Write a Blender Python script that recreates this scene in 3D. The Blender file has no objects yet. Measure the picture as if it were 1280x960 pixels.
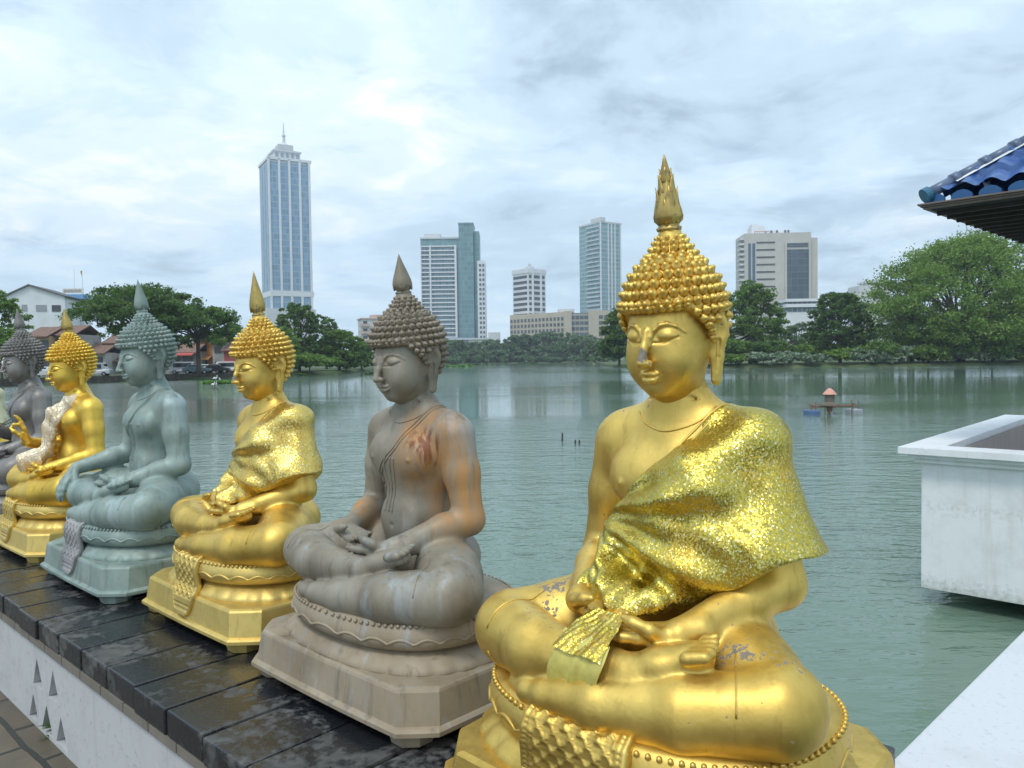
import bpy, bmesh, math, random
import numpy as np
from mathutils import Vector, Euler, Matrix
from mathutils.bvhtree import BVHTree
# ---------------------------------------------------------------- camera, sky, sun, exposure
sc = bpy.context.scene; COL = sc.collection
R = math.radians
FPX, ROLL, PITCH, EYE = 961.0, .0135, 31 / 961.0, 1.0          # pixels are those of a 1280 x 960 picture; z = 0 is the top of the low wall
cam = bpy.data.cameras.new('camera'); cam_o = bpy.data.objects.new('camera', cam); COL.objects.link(cam_o)
cam.sensor_width = 36; cam.lens = FPX / 1280 * 36; cam.clip_start = .05; cam.clip_end = 8000
CAM_M = Matrix.Rotation(math.pi / 2 - PITCH, 3, 'X') @ Matrix.Rotation(-ROLL, 3, 'Z')
cam_o.matrix_world = Matrix.Translation((0, 0, EYE)) @ CAM_M.to_4x4()
sc.camera = cam_o
SUN_EL, SUN_AZ = R(58), R(-150)                                # azimuth from +Y towards +X
world = bpy.data.worlds.new('World'); sc.world = world; world.use_nodes = True
def build_world():
    nt = world.node_tree; N = nt.nodes; L = nt.links; N.clear()
    def n(t, **k):
        o = N.new(t)
        for a, b in k.items(): setattr(o, a, b)
        return o
    def mth(op, a, b=None, clamp=False):
        o = n('ShaderNodeMath', operation=op, use_clamp=clamp)
        for i, v in enumerate((a, b)):
            if v is None: continue
            if isinstance(v, (int, float)): o.inputs[i].default_value = v
            else: L.new(v, o.inputs[i])
        return o.outputs[0]
    sky = n('ShaderNodeTexSky', sky_type='NISHITA', sun_disc=False, sun_elevation=SUN_EL, sun_rotation=SUN_AZ, air_density=1.0, dust_density=1.5, ozone_density=2.0)
    tc = n('ShaderNodeTexCoord'); sep = n('ShaderNodeSeparateXYZ'); L.new(tc.outputs['Generated'], sep.inputs[0])
    zz = mth('ADD', mth('MAXIMUM', sep.outputs[2], 0.0), .16)
    cmb = n('ShaderNodeCombineXYZ'); L.new(mth('DIVIDE', sep.outputs[0], zz), cmb.inputs[0]); L.new(mth('DIVIDE', sep.outputs[1], zz), cmb.inputs[1])
    mp = n('ShaderNodeMapping'); mp.inputs['Location'].default_value = CLOUD_OFF; L.new(cmb.outputs[0], mp.inputs[0])
    def noise(scale, det, rough, dist=0.0):
        o = n('ShaderNodeTexNoise'); o.inputs['Scale'].default_value = scale; o.inputs['Detail'].default_value = det
        o.inputs['Roughness'].default_value = rough; o.inputs['Distortion'].default_value = dist; L.new(mp.outputs[0], o.inputs['Vector']); return o.outputs['Fac']
    def ramp(f, pts):
        o = n('ShaderNodeValToRGB'); L.new(f, o.inputs[0]); e = o.color_ramp.elements
        while len(e) < len(pts): e.new(.5)
        for q, (p, c) in zip(e, pts): q.position = p; q.color = (*c, 1)
        o.color_ramp.interpolation = 'EASE'; return o.outputs[0]
    body = noise(.75, 7, .56, .35); fine = noise(2.6, 8, .6, .5); gap = noise(.55, 5, .5, .2)
    mixd = mth('ADD', mth('MULTIPLY', body, .70), mth('MULTIPLY', fine, .30))
    cl = ramp(mixd, [(.375, (.40, .52, .63)), (.455, (.56, .705, .84)), (.52, (.665, .83, .97)), (.575, (.79, .92, 1.01)), (.645, (1.04, 1.07, 1.08))])
    # towards the horizon the layer thins to an even pale blue
    hz = mth('POWER', mth('SUBTRACT', 1.0, mth('MINIMUM', mth('MAXIMUM', sep.outputs[2], 0.0), 1.0)), 7.0)
    mh = n('ShaderNodeMixRGB'); L.new(mth('MULTIPLY', hz, .70), mh.inputs[0]); L.new(cl, mh.inputs[1]); mh.inputs[2].default_value = (.65, .85, 1.04, 1)
    up = mth('ADD', mth('MULTIPLY', mth('MAXIMUM', sep.outputs[2], 0.0), SKY_TOP), SKY_BASE)
    sc_ = n('ShaderNodeVectorMath', operation='SCALE'); L.new(mh.outputs[0], sc_.inputs[0]); L.new(up, sc_.inputs['Scale'])
    msk = ramp(mth('ADD', mth('MULTIPLY', gap, .7), mth('MULTIPLY', fine, .3)), [(.36, (.55,) * 3), (.46, (.93,) * 3), (1, (1,) * 3)])
    mx = n('ShaderNodeMixRGB'); L.new(msk, mx.inputs[0]); L.new(sky.outputs[0], mx.inputs[1]); L.new(sc_.outputs[0], mx.inputs[2])
    bg = n('ShaderNodeBackground'); bg.inputs['Strength'].default_value = .1; L.new(mx.outputs[0], bg.inputs['Color'])
    out = n('ShaderNodeOutputWorld'); L.new(bg.outputs[0], out.inputs[0])
CLOUD_OFF = (3.1, 1.7, 0.4); SKY_TOP, SKY_BASE = 4.5, 10.6
build_world()
sun = bpy.data.lights.new('sun', 'SUN'); sun.energy = 1.5; sun.angle = R(14); sun.color = (1.0, .95, .87)
sun_o = bpy.data.objects.new('sun', sun); COL.objects.link(sun_o)
sun_o.rotation_euler = Vector((math.sin(SUN_AZ) * math.cos(SUN_EL), math.cos(SUN_AZ) * math.cos(SUN_EL), math.sin(SUN_EL))).to_track_quat('Z', 'Y').to_euler()
sc.view_settings.view_transform = 'Standard'; sc.view_settings.look = 'None'; sc.view_settings.gamma = 1; sc.view_settings.exposure = 0.08
sc.render.engine = 'CYCLES'; sc.cycles.use_denoising = True; sc.cycles.max_bounces = 6; sc.cycles.volume_bounces = 0; sc.cycles.volume_max_steps = 24

def at(px, py, Y):
    d = CAM_M @ Vector(((px - 640) / FPX, -(py - 480) / FPX, -1)); d *= Y / d.y
    return Vector((0, 0, EYE)) + d

# ---------------------------------------------------------------- scene graph helpers
def tag(o, label=None, cat=None, group=None, kind=None):
    for k, v in (('label', label), ('category', cat), ('group', group), ('kind', kind)):
        if v: o[k] = v
    return o
def obj(name, me, mat, parent=None, loc=None, rotz=0, scale=None):
    o = bpy.data.objects.new(name, me); COL.objects.link(o)
    if len(me.materials) == 0: me.materials.append(None)
    o.material_slots[0].link = 'OBJECT'; o.material_slots[0].material = mat
    if parent: o.parent = parent
    if loc is not None: o.location = loc
    if rotz: o.rotation_euler.z = rotz
    if scale is not None: o.scale = scale if hasattr(scale, '__len__') else (scale,) * 3
    return o
def thing(name, label, cat, loc=(0, 0, 0), rotz=0, group=None, scale=None):
    o = bpy.data.objects.new(name, None); COL.objects.link(o); o.location = loc; o.rotation_euler = (0, 0, rotz); o.empty_display_size = .2
    if scale is not None: o.scale = scale if hasattr(scale, '__len__') else (scale,) * 3
    return tag(o, label, cat, group)
def copy_tree(o, parent=None):
    c = o.copy(); COL.objects.link(c); c.parent = parent
    for ch in list(o.children): copy_tree(ch, c)
    return c
class MB:
    def __init__(s): s.V = []; s.F = []
    def add(s, VF, M=None):
        o = len(s.V); s.V += [(M @ Vector(v)) if M else Vector(v) for v in VF[0]]; s.F += [tuple(i + o for i in q) for q in VF[1]]; return s
    def box(s, x0, x1, y0, y1, z0, z1):
        v = [(x, y, z) for z in (z0, z1) for x, y in ((x0, y0), (x1, y0), (x1, y1), (x0, y1))]
        return s.add((v, [(3, 2, 1, 0), (4, 5, 6, 7), (0, 1, 5, 4), (1, 2, 6, 5), (2, 3, 7, 6), (3, 0, 4, 7)]))
    def prism(s, poly, z0, z1):
        n = len(poly); v = [(x, y, z0) for x, y in poly] + [(x, y, z1) for x, y in poly]
        return s.add((v, [tuple(range(n))[::-1], tuple(range(n, 2 * n))] + [(i, (i + 1) % n, n + (i + 1) % n, n + i) for i in range(n)]))
    def bar(s, a, b, r0, r1=None, n=8):
        a, b = Vector(a), Vector(b); r1 = r0 if r1 is None else r1
        q = Vector((0, 0, 1)).rotation_difference((b - a).normalized()); L = (b - a).length
        V, Q = lathe([(r0, 0), (r1, L)], n); return s.add(([q @ Vector(v) + a for v in V], Q))
    def mesh(s, name, smooth=False, bevel=0):
        me = mesh_from(name, s.V, s.F, smooth)
        if bevel:
            bm = bmesh.new(); bm.from_mesh(me)
            ed = [e for e in bm.edges if len(e.link_faces) == 2 and e.calc_face_angle(0) > .6]
            bmesh.ops.bevel(bm, geom=ed, offset=bevel, segments=2, affect='EDGES', profile=.6); bm.to_mesh(me); bm.free()
        return me
    def build(s, name, mat, parent=None, smooth=False, bevel=0, **k): return obj(name, s.mesh(name, smooth, bevel), mat, parent, **k)

# ---------------------------------------------------------------- materials
class NT:
    """tiny node-tree writer"""
    def __init__(s, name):
        s.m = bpy.data.materials.new(name); s.m.use_nodes = True; s.t = s.m.node_tree; s.b = s.t.nodes['Principled BSDF']; s.co = None
    def n(s, t, **k):
        o = s.t.nodes.new(t)
        for a, b in k.items(): setattr(o, a, b)
        return o
    def put(s, inp, v):
        if v is None: return
        if isinstance(v, bpy.types.NodeSocket): s.t.links.new(v, inp)
        elif inp.type == 'RGBA' and not isinstance(v, (int, float)): inp.default_value = (*v, 1) if len(v) == 3 else v
        else: inp.default_value = v
    def obj(s):
        if not s.co: s.co = s.n('ShaderNodeTexCoord').outputs['Object']
        return s.co
    def map(s, scale=(1, 1, 1), loc=(0, 0, 0), rot=(0, 0, 0), src=None):
        o = s.n('ShaderNodeMapping'); s.put(o.inputs[0], src or s.obj()); o.inputs['Scale'].default_value = scale; o.inputs['Location'].default_value = loc; o.inputs['Rotation'].default_value = rot; return o.outputs[0]
    def noise(s, scale, det=4, rough=.55, v=None, dist=0.0, out='Fac'):
        o = s.n('ShaderNodeTexNoise'); s.put(o.inputs['Vector'], v or s.obj())
        o.inputs['Scale'].default_value = scale; o.inputs['Detail'].default_value = det; o.inputs['Roughness'].default_value = rough; o.inputs['Distortion'].default_value = dist
        return o.outputs[out]
    def vor(s, scale, v=None, out='Color', feat='F1'):
        o = s.n('ShaderNodeTexVoronoi', feature=feat); s.put(o.inputs['Vector'], v or s.obj()); o.inputs['Scale'].default_value = scale; return o.outputs[out]
    def ramp(s, f, pts, interp='LINEAR'):
        o = s.n('ShaderNodeValToRGB'); s.put(o.inputs[0], f); e = o.color_ramp.elements; o.color_ramp.interpolation = interp
        while len(e) < len(pts): e.new(.5)
        for q, (p, c) in zip(e, pts): q.position = p; q.color = (*((c,) * 3 if isinstance(c, (int, float)) else c), 1)
        return o.outputs[0]
    def math(s, op, a, b=None, c=None, clamp=False):
        o = s.n('ShaderNodeMath', operation=op, use_clamp=clamp)
        for i, v in enumerate((a, b, c)): s.put(o.inputs[i], v)
        return o.outputs[0]
    def mix(s, f, a, b, mode='MIX'):
        o = s.n('ShaderNodeMixRGB', blend_type=mode); s.put(o.inputs[0], f); s.put(o.inputs[1], a); s.put(o.inputs[2], b); return o.outputs[0]
    def sep(s, v=None):
        o = s.n('ShaderNodeSeparateXYZ'); s.put(o.inputs[0], v or s.obj()); return o.outputs
    def bump(s, h, strength=.3, dist=.01, normal=None):
        o = s.n('ShaderNodeBump'); s.put(o.inputs['Height'], h); o.inputs['Strength'].default_value = strength; o.inputs['Distance'].default_value = dist
        s.put(o.inputs['Normal'], normal); return o.outputs[0]
    def blob(s, c, r):               # soft ball round a point: 1 inside, 0 outside
        o = s.n('ShaderNodeVectorMath', operation='DISTANCE'); s.put(o.inputs[0], s.obj()); o.inputs[1].default_value = c
        return s.math('SUBTRACT', 1.0, s.math('DIVIDE', o.outputs['Value'], r), clamp=True)
    def rnd(s): return s.n('ShaderNodeObjectInfo').outputs['Random']
    def end(s, col=None, rough=None, metal=None, normal=None, **k):
        s.put(s.b.inputs['Base Color'], col); s.put(s.b.inputs['Roughness'], rough); s.put(s.b.inputs['Metallic'], metal); s.put(s.b.inputs['Normal'], normal)
        for a, v in k.items(): s.put(s.b.inputs[a.replace('_', ' ')], v)
        return s.m

def m_plain(name, col, rough=.6, metal=0, var=.12, scale=4, bump=0, **k):
    T = NT(name); n = T.noise(scale, 5)
    c = T.mix(T.ramp(n, [(.3, 0), (.7, 1)]), [x * (1 - var) for x in col], [min(1, x * (1 + var)) for x in col])
    return T.end(c, rough, metal, T.bump(T.noise(scale * 6, 4), bump, .01) if bump else None, **k)

def m_gold(name, base, dark, grey=(.21, .18, .15), wear=.66, rough=.34, knees=1.0, metal=.92):
    T = NT(name); n1 = T.noise(7, 6, .62); n2 = T.noise(26, 5, .6); n3 = T.noise(90, 3, .6)
    c = T.mix(T.ramp(n1, [(.34, 0), (.66, 1)]), dark, base)
    c = T.mix(T.ramp(n2, [(.40, 0), (.75, .35)]), c, [min(1, x * 1.15) for x in base])
    drip = T.noise(1, 5, .6, T.map((38, 38, 3.2)))
    c = T.mix(T.ramp(drip, [(.58, 0), (.74, .45)]), c, [x * .55 for x in dark])
    c = T.mix(T.ramp(T.noise(3.2, 5, .6, T.map((1, 1, 1), (4, 2, 7)), dist=.5), [(.46, 0), (.72, .55)]), c, [x * .62 for x in dark])
    kn = T.math('ADD', T.math('MULTIPLY', T.blob((.30, -.20, .42), .17), .20 * knees), T.math('MULTIPLY', T.blob((-.22, -.16, .45), .13), .27 * knees))
    kn = T.math('ADD', kn, T.math('MULTIPLY', T.blob((0.006, -.160, .958), .032), .45 * knees))
    kn = T.math('ADD', kn, T.math('MULTIPLY', T.blob((.21, -.20, .43), .07), .15 * knees))
    w = T.math('ADD', T.math('ADD', T.math('MULTIPLY', n2, .55), T.math('MULTIPLY', n3, .45)), kn)
    m = T.ramp(w, [(wear, 0), (wear + .03, 1)])
    spk = T.ramp(T.noise(60, 2, .5), [(.72, 0), (.75, .8)])
    m = T.math('MAXIMUM', m, spk)
    c = T.mix(m, c, T.mix(n3, [x * .6 for x in grey], [x * 1.4 for x in grey]))
    r = T.math('ADD', T.math('MULTIPLY', n2, .22), rough - .10); r = T.math('ADD', r, T.math('MULTIPLY', m, .3))
    return T.end(c, r, T.math('MULTIPLY', T.math('SUBTRACT', 1.0, m), metal), T.bump(T.math('ADD', T.math('ADD', n2, T.math('MULTIPLY', n3, .35)), T.math('MULTIPLY', m, -.6)), .16, .006))

def m_patina(name, c1, c2, c3, streak, rust=None, white=None, rough=.55, metal=.35, amt=.55):
    T = NT(name); n1 = T.noise(5, 6, .62, dist=.4); n2 = T.noise(30, 5, .6)
    c = T.ramp(n1, [(.30, c1), (.52, c2), (.72, c3)])
    dr = T.noise(1, 6, .62, T.map((22, 22, 2.2)))
    c = T.mix(T.ramp(dr, [(.50, 0), (.68, amt)]), c, streak)
    dk = T.noise(1, 5, .6, T.map((30, 30, 1.6), (5, 2, 1)))
    c = T.mix(T.ramp(dk, [(.55, 0), (.75, .55)]), c, [x * .35 for x in c1])
    if white:
        w = T.math('ADD', T.noise(1, 6, .65, T.map((16, 16, 3.5), (1, 7, 3))), T.math('ADD', T.math('MULTIPLY', T.blob((.20, .02, .78), .16), .22), T.math('ADD', T.math('MULTIPLY', T.blob((.25, -.25, .42), .24), .16), T.math('MULTIPLY', T.blob((-.25, -.26, .43), .16), .16))))
        c = T.mix(T.ramp(w, [(.62, 0), (.76, .55)]), c, white)
    if rust:
        b = T.math('MAXIMUM', T.blob((.115, -.03, .72), .17), T.math('MULTIPLY', T.blob((.235, -.02, .60), .20), .9))
        b = T.math('MAXIMUM', b, T.math('MULTIPLY', T.blob((-.19, -.10, .49), .09), 1.0))
        s = T.math('MULTIPLY', b, T.ramp(T.noise(1, 6, .66, T.map((30, 30, 3), (2, 3, 1))), [(.30, .1), (.70, 1.5)]))
        c = T.mix(T.ramp(s, [(.06, 0), (.60, .9)]), c, rust)
        rd = T.math('MULTIPLY', T.blob((.115, -.06, .735), .085), T.ramp(T.noise(1, 5, .6, T.map((50, 50, 5))), [(.40, .2), (.62, 1.5)]))
        c = T.mix(T.ramp(rd, [(.18, 0), (.60, .8)]), c, (.16, .035, .012))
    return T.end(c, T.math('ADD', T.math('MULTIPLY', n2, .25), rough - .12), metal, T.bump(T.math('ADD', n1, n2), .12, .006))

def m_sequin(name, base, alt, scale=230, rough=.22, jitter=.9, metal=1.0):
    T = NT(name); v = T.n('ShaderNodeTexVoronoi'); T.put(v.inputs['Vector'], T.obj()); v.inputs['Scale'].default_value = scale
    rndc = v.outputs['Color']; s = T.sep(rndc)
    big = T.noise(9, 4, .6)
    c = T.mix(s[0], base, alt); c = T.mix(T.ramp(s[1], [(.87, 0), (.98, .7)]), c, (.95, .90, .62))
    c = T.mix(T.ramp(s[2], [(.90, 0), (.99, .45)]), c, (.30, .55, .45))
    c = T.mix(T.ramp(big, [(.50, 0), (.68, .45)]), c, (.62, .34, .05))
    g = T.n('ShaderNodeNewGeometry').outputs['Normal']
    a = T.n('ShaderNodeVectorMath', operation='SUBTRACT'); T.put(a.inputs[0], rndc); a.inputs[1].default_value = (.5, .5, .5)
    b = T.n('ShaderNodeVectorMath', operation='SCALE'); T.put(b.inputs[0], a.outputs[0]); b.inputs['Scale'].default_value = jitter
    d = T.n('ShaderNodeVectorMath', operation='ADD'); T.put(d.inputs[0], g); T.put(d.inputs[1], b.outputs[0])
    e = T.n('ShaderNodeVectorMath', operation='NORMALIZE'); T.put(e.inputs[0], d.outputs[0])
    return T.end(c, rough, metal, e.outputs[0])

def m_white(name, col=(.78, .79, .79), stain=(.42, .40, .36), amt=.5, streaks=True):
    T = NT(name); n = T.noise(2.2, 7, .65); n2 = T.noise(40, 4, .6)
    c = T.mix(T.ramp(n, [(.50, 0), (.75, amt * .55)]), col, stain)
    if streaks: c = T.mix(T.ramp(T.noise(1, 6, .65, T.map((9, 9, .7))), [(.55, 0), (.80, amt)]), c, stain)
    c = T.mix(T.ramp(n2, [(.57, 0), (.70, amt * .6)]), c, stain)
    return T.end(c, .62, 0, T.bump(T.math('ADD', n, n2), .08, .01))

def m_slab():
    T = NT('wet dark coping stone'); r = T.rnd()
    v = T.n('ShaderNodeVectorMath', operation='ADD'); T.put(v.inputs[0], T.n('ShaderNodeNewGeometry').outputs['Position'])
    v.inputs[1].default_value = (0, 0, 0); p = v.outputs[0]
    n1 = T.noise(3.2, 7, .62, p, dist=.6); n2 = T.noise(30, 6, .65, p); n3 = T.noise(130, 3, .6, p)
    dry = T.ramp(T.math('ADD', n1, T.math('MULTIPLY', T.math('SUBTRACT', n2, .5), .35)), [(.52, 0), (.60, 1)])
    c = T.mix(n2, (.005, .006, .009), (.016, .019, .024))
    c = T.mix(T.math('MULTIPLY', dry, T.ramp(n2, [(.3, .25), (.65, 1)])), c, T.mix(T.noise(9, 4, .6, p), (.065, .066, .064), (.15, .145, .130)))
    c = T.mix(T.math('MULTIPLY', r, .35), c, (.022, .022, .024))
    spk = T.ramp(n3, [(.70, 0), (.76, .35)])
    c = T.mix(spk, c, (.18, .19, .20))
    ro = T.math('ADD', T.math('MULTIPLY', dry, .40), T.math('ADD', T.math('MULTIPLY', n2, .30), .10))
    return T.end(c, ro, 0, T.bump(T.math('ADD', n2, T.math('MULTIPLY', n3, .4)), .28, .006), Specular_IOR_Level=.6)

def m_water():
    T = NT('green lake water'); p = T.n('ShaderNodeNewGeometry').outputs['Position']
    a = T.noise(1, 4, .55, T.map((1.3, 3.0, 1), rot=(0, 0, .25), src=p)); b = T.noise(1, 3, .5, T.map((4.0, 9.0, 1), rot=(0, 0, -.18), src=p), dist=.3); d = T.noise(1, 2, .5, T.map((.22, .5, 1), src=p))
    h = T.math('ADD', T.math('MULTIPLY', a, .6), T.math('ADD', T.math('MULTIPLY', b, .26), T.math('MULTIPLY', d, .5)))
    calm = T.ramp(T.noise(1, 4, .55, T.map((.012, .035, 1), src=p)), [(.42, .16), (.58, 1)])
    h = T.math('MULTIPLY', h, calm)
    c = T.mix(T.noise(.06, 3, .5, p), (.125, .195, .145), (.155, .225, .175))
    return T.end(c, .03, 0, T.bump(h, .52, .14), IOR=1.33, Specular_IOR_Level=.5)

def m_leaf(name, dark, light, trans=.42, scale=.55):
    T = NT(name); n = T.noise(scale, 3, .6); n2 = T.noise(scale * 7, 3, .6); r = T.rnd()
    f = T.math('ADD', T.math('MULTIPLY', n, .6), T.math('MULTIPLY', n2, .4))
    c = T.mix(T.ramp(f, [(.36, 0), (.64, 1)]), dark, light)
    c = T.mix(T.math('MULTIPLY', r, .30), c, [x * .7 for x in dark])
    T.end(c, .55, 0); out = T.t.nodes['Material Output']
    tr = T.n('ShaderNodeBsdfTranslucent'); T.put(tr.inputs[0], T.mix(1.0, c, (.9, 1.0, .5), 'MULTIPLY'))
    mx = T.n('ShaderNodeMixShader'); mx.inputs[0].default_value = trans; T.t.links.new(T.b.outputs[0], mx.inputs[1]); T.t.links.new(tr.outputs[0], mx.inputs[2]); T.t.links.new(mx.outputs[0], out.inputs[0])
    return T.m

def m_facade(name, glass, line, fh=3.8, lw=.16, vw=0, vl=.10, rough=.12, tint=.35, metal=.0):
    """glazing with storey lines every fh metres and mullions every vw metres; panes differ a little"""
    T = NT(name); s = T.sep(); zf = T.math('DIVIDE', s[2], fh); fz = T.math('FRACT', zf); m = T.math('LESS_THAN', fz, lw)
    uf = T.math('DIVIDE', T.math('ADD', s[0], s[1]), vw or 3.0); cell = T.n('ShaderNodeCombineXYZ'); T.put(cell.inputs[0], T.math('FLOOR', uf)); T.put(cell.inputs[1], T.math('FLOOR', zf))
    wn = T.n('ShaderNodeTexWhiteNoise', noise_dimensions='2D'); T.put(wn.inputs['Vector'], cell.outputs[0])
    if vw: m = T.math('MAXIMUM', m, T.math('LESS_THAN', T.math('FRACT', uf), vl))
    c = T.mix(T.math('MULTIPLY', wn.outputs['Value'], tint), glass, [min(1, x * 2.2 + .02) for x in glass])
    return T.end(T.mix(m, c, line), T.math('ADD', T.math('MULTIPLY', m, .4), rough), metal)
# ---------------------------------------------------------------- helpers: signed distance sculpting
class Field:
    """scalar field on a grid; shapes are blended in locally, then meshed with surface nets"""
    def __init__(s, lo, hi, h):
        s.h = h; s.lo = np.array(lo, float)
        n = np.ceil((np.array(hi) - s.lo) / h).astype(int) + 1
        s.ax = [(s.lo[i] + h * np.arange(n[i])).astype(np.float32) for i in range(3)]
        s.f = np.full(n, 1.0, np.float32)
    def _win(s, lo, hi):
        sl = []
        for i in range(3):
            a = int(np.floor((lo[i] - s.lo[i]) / s.h)); b = int(np.ceil((hi[i] - s.lo[i]) / s.h)) + 1
            a = max(a, 0); b = min(b, len(s.ax[i]))
            if b <= a: return None, None
            sl.append(slice(a, b))
        X = s.ax[0][sl[0]][:, None, None]; Y = s.ax[1][sl[1]][None, :, None]; Z = s.ax[2][sl[2]][None, None, :]
        return tuple(sl), (X, Y, Z)
    def mix(s, fn, lo, hi, k, sub=False):
        p = k + 2.5 * s.h
        sl, P = s._win(np.array(lo) - p, np.array(hi) + p)
        if sl is None: return
        d = fn(*P).astype(np.float32); a = s.f[sl]
        if sub:
            a, d = -a, d
            h = np.maximum(k - np.abs(a - d), 0) / k
            s.f[sl] = -(np.minimum(a, d) - h * h * k * .25)
        else:
            h = np.maximum(k - np.abs(a - d), 0) / k
            s.f[sl] = np.minimum(a, d) - h * h * k * .25
    def ell(s, c, r, k=.02, rot=None, sub=False):
        c = np.array(c, float); r = np.array(r, float)
        M = np.array(Euler(rot).to_matrix()).T if rot else np.eye(3)
        def fn(X, Y, Z):
            x, y, z = X - c[0], Y - c[1], Z - c[2]
            p = [M[i, 0] * x + M[i, 1] * y + M[i, 2] * z for i in range(3)]
            k0 = np.sqrt(sum((p[i] / r[i]) ** 2 for i in range(3)))
            k1 = np.sqrt(sum((p[i] / r[i] ** 2) ** 2 for i in range(3))) + 1e-6
            return k0 * (k0 - 1) / k1
        e = np.array([r.max()] * 3) if rot else r
        s.mix(fn, c - e, c + e, k, sub)
    def cone(s, a, b, ra, rb, k=.02, sub=False, flat=None):
        """tapered capsule; flat=(axis vector, factor) squashes it along that axis"""
        a = np.array(a, float); b = np.array(b, float); ba = b - a; L = max(ba @ ba, 1e-9)
        def fn(X, Y, Z):
            x, y, z = X - a[0], Y - a[1], Z - a[2]
            t = np.clip((x * ba[0] + y * ba[1] + z * ba[2]) / L, 0, 1)
            x, y, z = x - t * ba[0], y - t * ba[1], z - t * ba[2]
            r = ra + (rb - ra) * t
            if flat:
                v, q = flat
                w = (x * v[0] + y * v[1] + z * v[2]) * (1 / q - 1)
                x, y, z = x + w * v[0], y + w * v[1], z + w * v[2]
            return np.sqrt(x * x + y * y + z * z) - r
        m = max(ra, rb)
        s.mix(fn, np.minimum(a, b) - m, np.maximum(a, b) + m, k, sub)
    def path(s, pts, rs, k=.02, sub=False, flat=None):
        if np.isscalar(rs): rs = [rs] * len(pts)
        for i in range(len(pts) - 1): s.cone(pts[i], pts[i + 1], rs[i], rs[i + 1], k, sub, flat)
    def box(s, c, r, rad=.01, k=.02, sub=False):
        c = np.array(c, float); r = np.array(r, float)
        def fn(X, Y, Z):
            q = [np.abs(P - c[i]) - r[i] + rad for i, P in enumerate((X, Y, Z))]
            o = np.sqrt(sum(np.maximum(v, 0) ** 2 for v in q))
            return o + np.minimum(np.maximum(np.maximum(q[0], q[1]), q[2]), 0) - rad
        s.mix(fn, c - r, c + r, k, sub)
    def front(s, pts, off=0.0):
        """put (x, z) points on the first surface met when looking along +Y"""
        out = []
        for x, z in pts:
            i = (x - s.ax[0][0]) / s.h; k = (z - s.ax[2][0]) / s.h
            i0, k0 = int(i), int(k); u, w = i - i0, k - k0
            c = (s.f[i0, :, k0] * (1 - u) + s.f[i0 + 1, :, k0] * u) * (1 - w) + (s.f[i0, :, k0 + 1] * (1 - u) + s.f[i0 + 1, :, k0 + 1] * u) * w
            j = int(np.argmax(c < 0)); t = c[j - 1] / (c[j - 1] - c[j])
            out.append((x, float(s.ax[1][j - 1]) + t * s.h + off, z))
        return out
    def grid(s): return s.ax[0][:, None, None], s.ax[1][None, :, None], s.ax[2][None, None, :]
    def clip(s, d, k=.004):          # keep where d < 0
        a = -s.f; d = -d.astype(np.float32)
        h = np.maximum(k - np.abs(a - d), 0) / k
        s.f = -(np.minimum(a, d) - h * h * k * .25)
    def mesh(s):
        f = s.f; n = np.array(f.shape)
        f[0] = f[-1] = 1; f[:, 0] = f[:, -1] = 1; f[:, :, 0] = f[:, :, -1] = 1
        ins = f < 0
        cnt = np.zeros(n - 1, np.int8)
        for i in (0, 1):
            for j in (0, 1):
                for k in (0, 1): cnt += ins[i:n[0] - 1 + i, j:n[1] - 1 + j, k:n[2] - 1 + k]
        act = (cnt > 0) & (cnt < 8)
        I = np.stack(np.nonzero(act), 1)
        idx = np.full(n - 1, -1, np.int32); idx[act] = np.arange(len(I))
        acc = np.zeros((len(I), 3)); c = np.zeros(len(I))
        cor = [(i, j, k) for i in (0, 1) for j in (0, 1) for k in (0, 1)]
        val = {q: f[I[:, 0] + q[0], I[:, 1] + q[1], I[:, 2] + q[2]] for q in cor}
        for q in cor:
            for a in range(3):
                if q[a] == 0:
                    w = list(q); w[a] = 1; w = tuple(w)
                    va, vb = val[q], val[w]; m = (va < 0) != (vb < 0)
                    t = va[m] / (va[m] - vb[m])
                    p = np.tile(np.array(q, float), (m.sum(), 1)); p[:, a] = t
                    acc[m] += p; c[m] += 1
        V = (I + acc / c[:, None]) * s.h + s.lo
        Q = []
        for a in range(3):
            b, d = (a + 1) % 3, (a + 2) % 3
            sl0 = [slice(None)] * 3; sl1 = [slice(None)] * 3
            sl0[a] = slice(0, -1); sl1[a] = slice(1, None)
            A, B = ins[tuple(sl0)], ins[tuple(sl1)]
            E = np.stack(np.nonzero(A != B), 1)
            E = E[(E[:, b] > 0) & (E[:, d] > 0)]
            E = E[(E[:, b] < n[b] - 1) & (E[:, d] < n[d] - 1)]
            def at(o1, o2):
                G = E.copy(); G[:, b] -= o1; G[:, d] -= o2
                return idx[G[:, 0], G[:, 1], G[:, 2]]
            q = np.stack([at(1, 1), at(0, 1), at(0, 0), at(1, 0)], 1)
            fl = ~A[E[:, 0], E[:, 1], E[:, 2]]
            q[fl] = q[fl][:, ::-1]
            Q.append(q)
        return V, np.concatenate(Q)

def mesh_from(name, V, F, smooth=True):
    me = bpy.data.meshes.new(name)
    V = np.asarray(V, np.float32)
    if isinstance(F, np.ndarray):
        me.vertices.add(len(V)); me.vertices.foreach_set('co', V.ravel())
        k = F.shape[1]; me.loops.add(F.size); me.loops.foreach_set('vertex_index', F.ravel().astype(np.int32))
        me.polygons.add(len(F)); me.polygons.foreach_set('loop_start', np.arange(0, F.size, k, dtype=np.int32))
        me.update(calc_edges=True); me.validate()
    else:
        me.from_pydata([tuple(map(float, v)) for v in V], [], F); me.update()
    if smooth: me.polygons.foreach_set('use_smooth', np.ones(len(me.polygons), bool))
    return me

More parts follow.
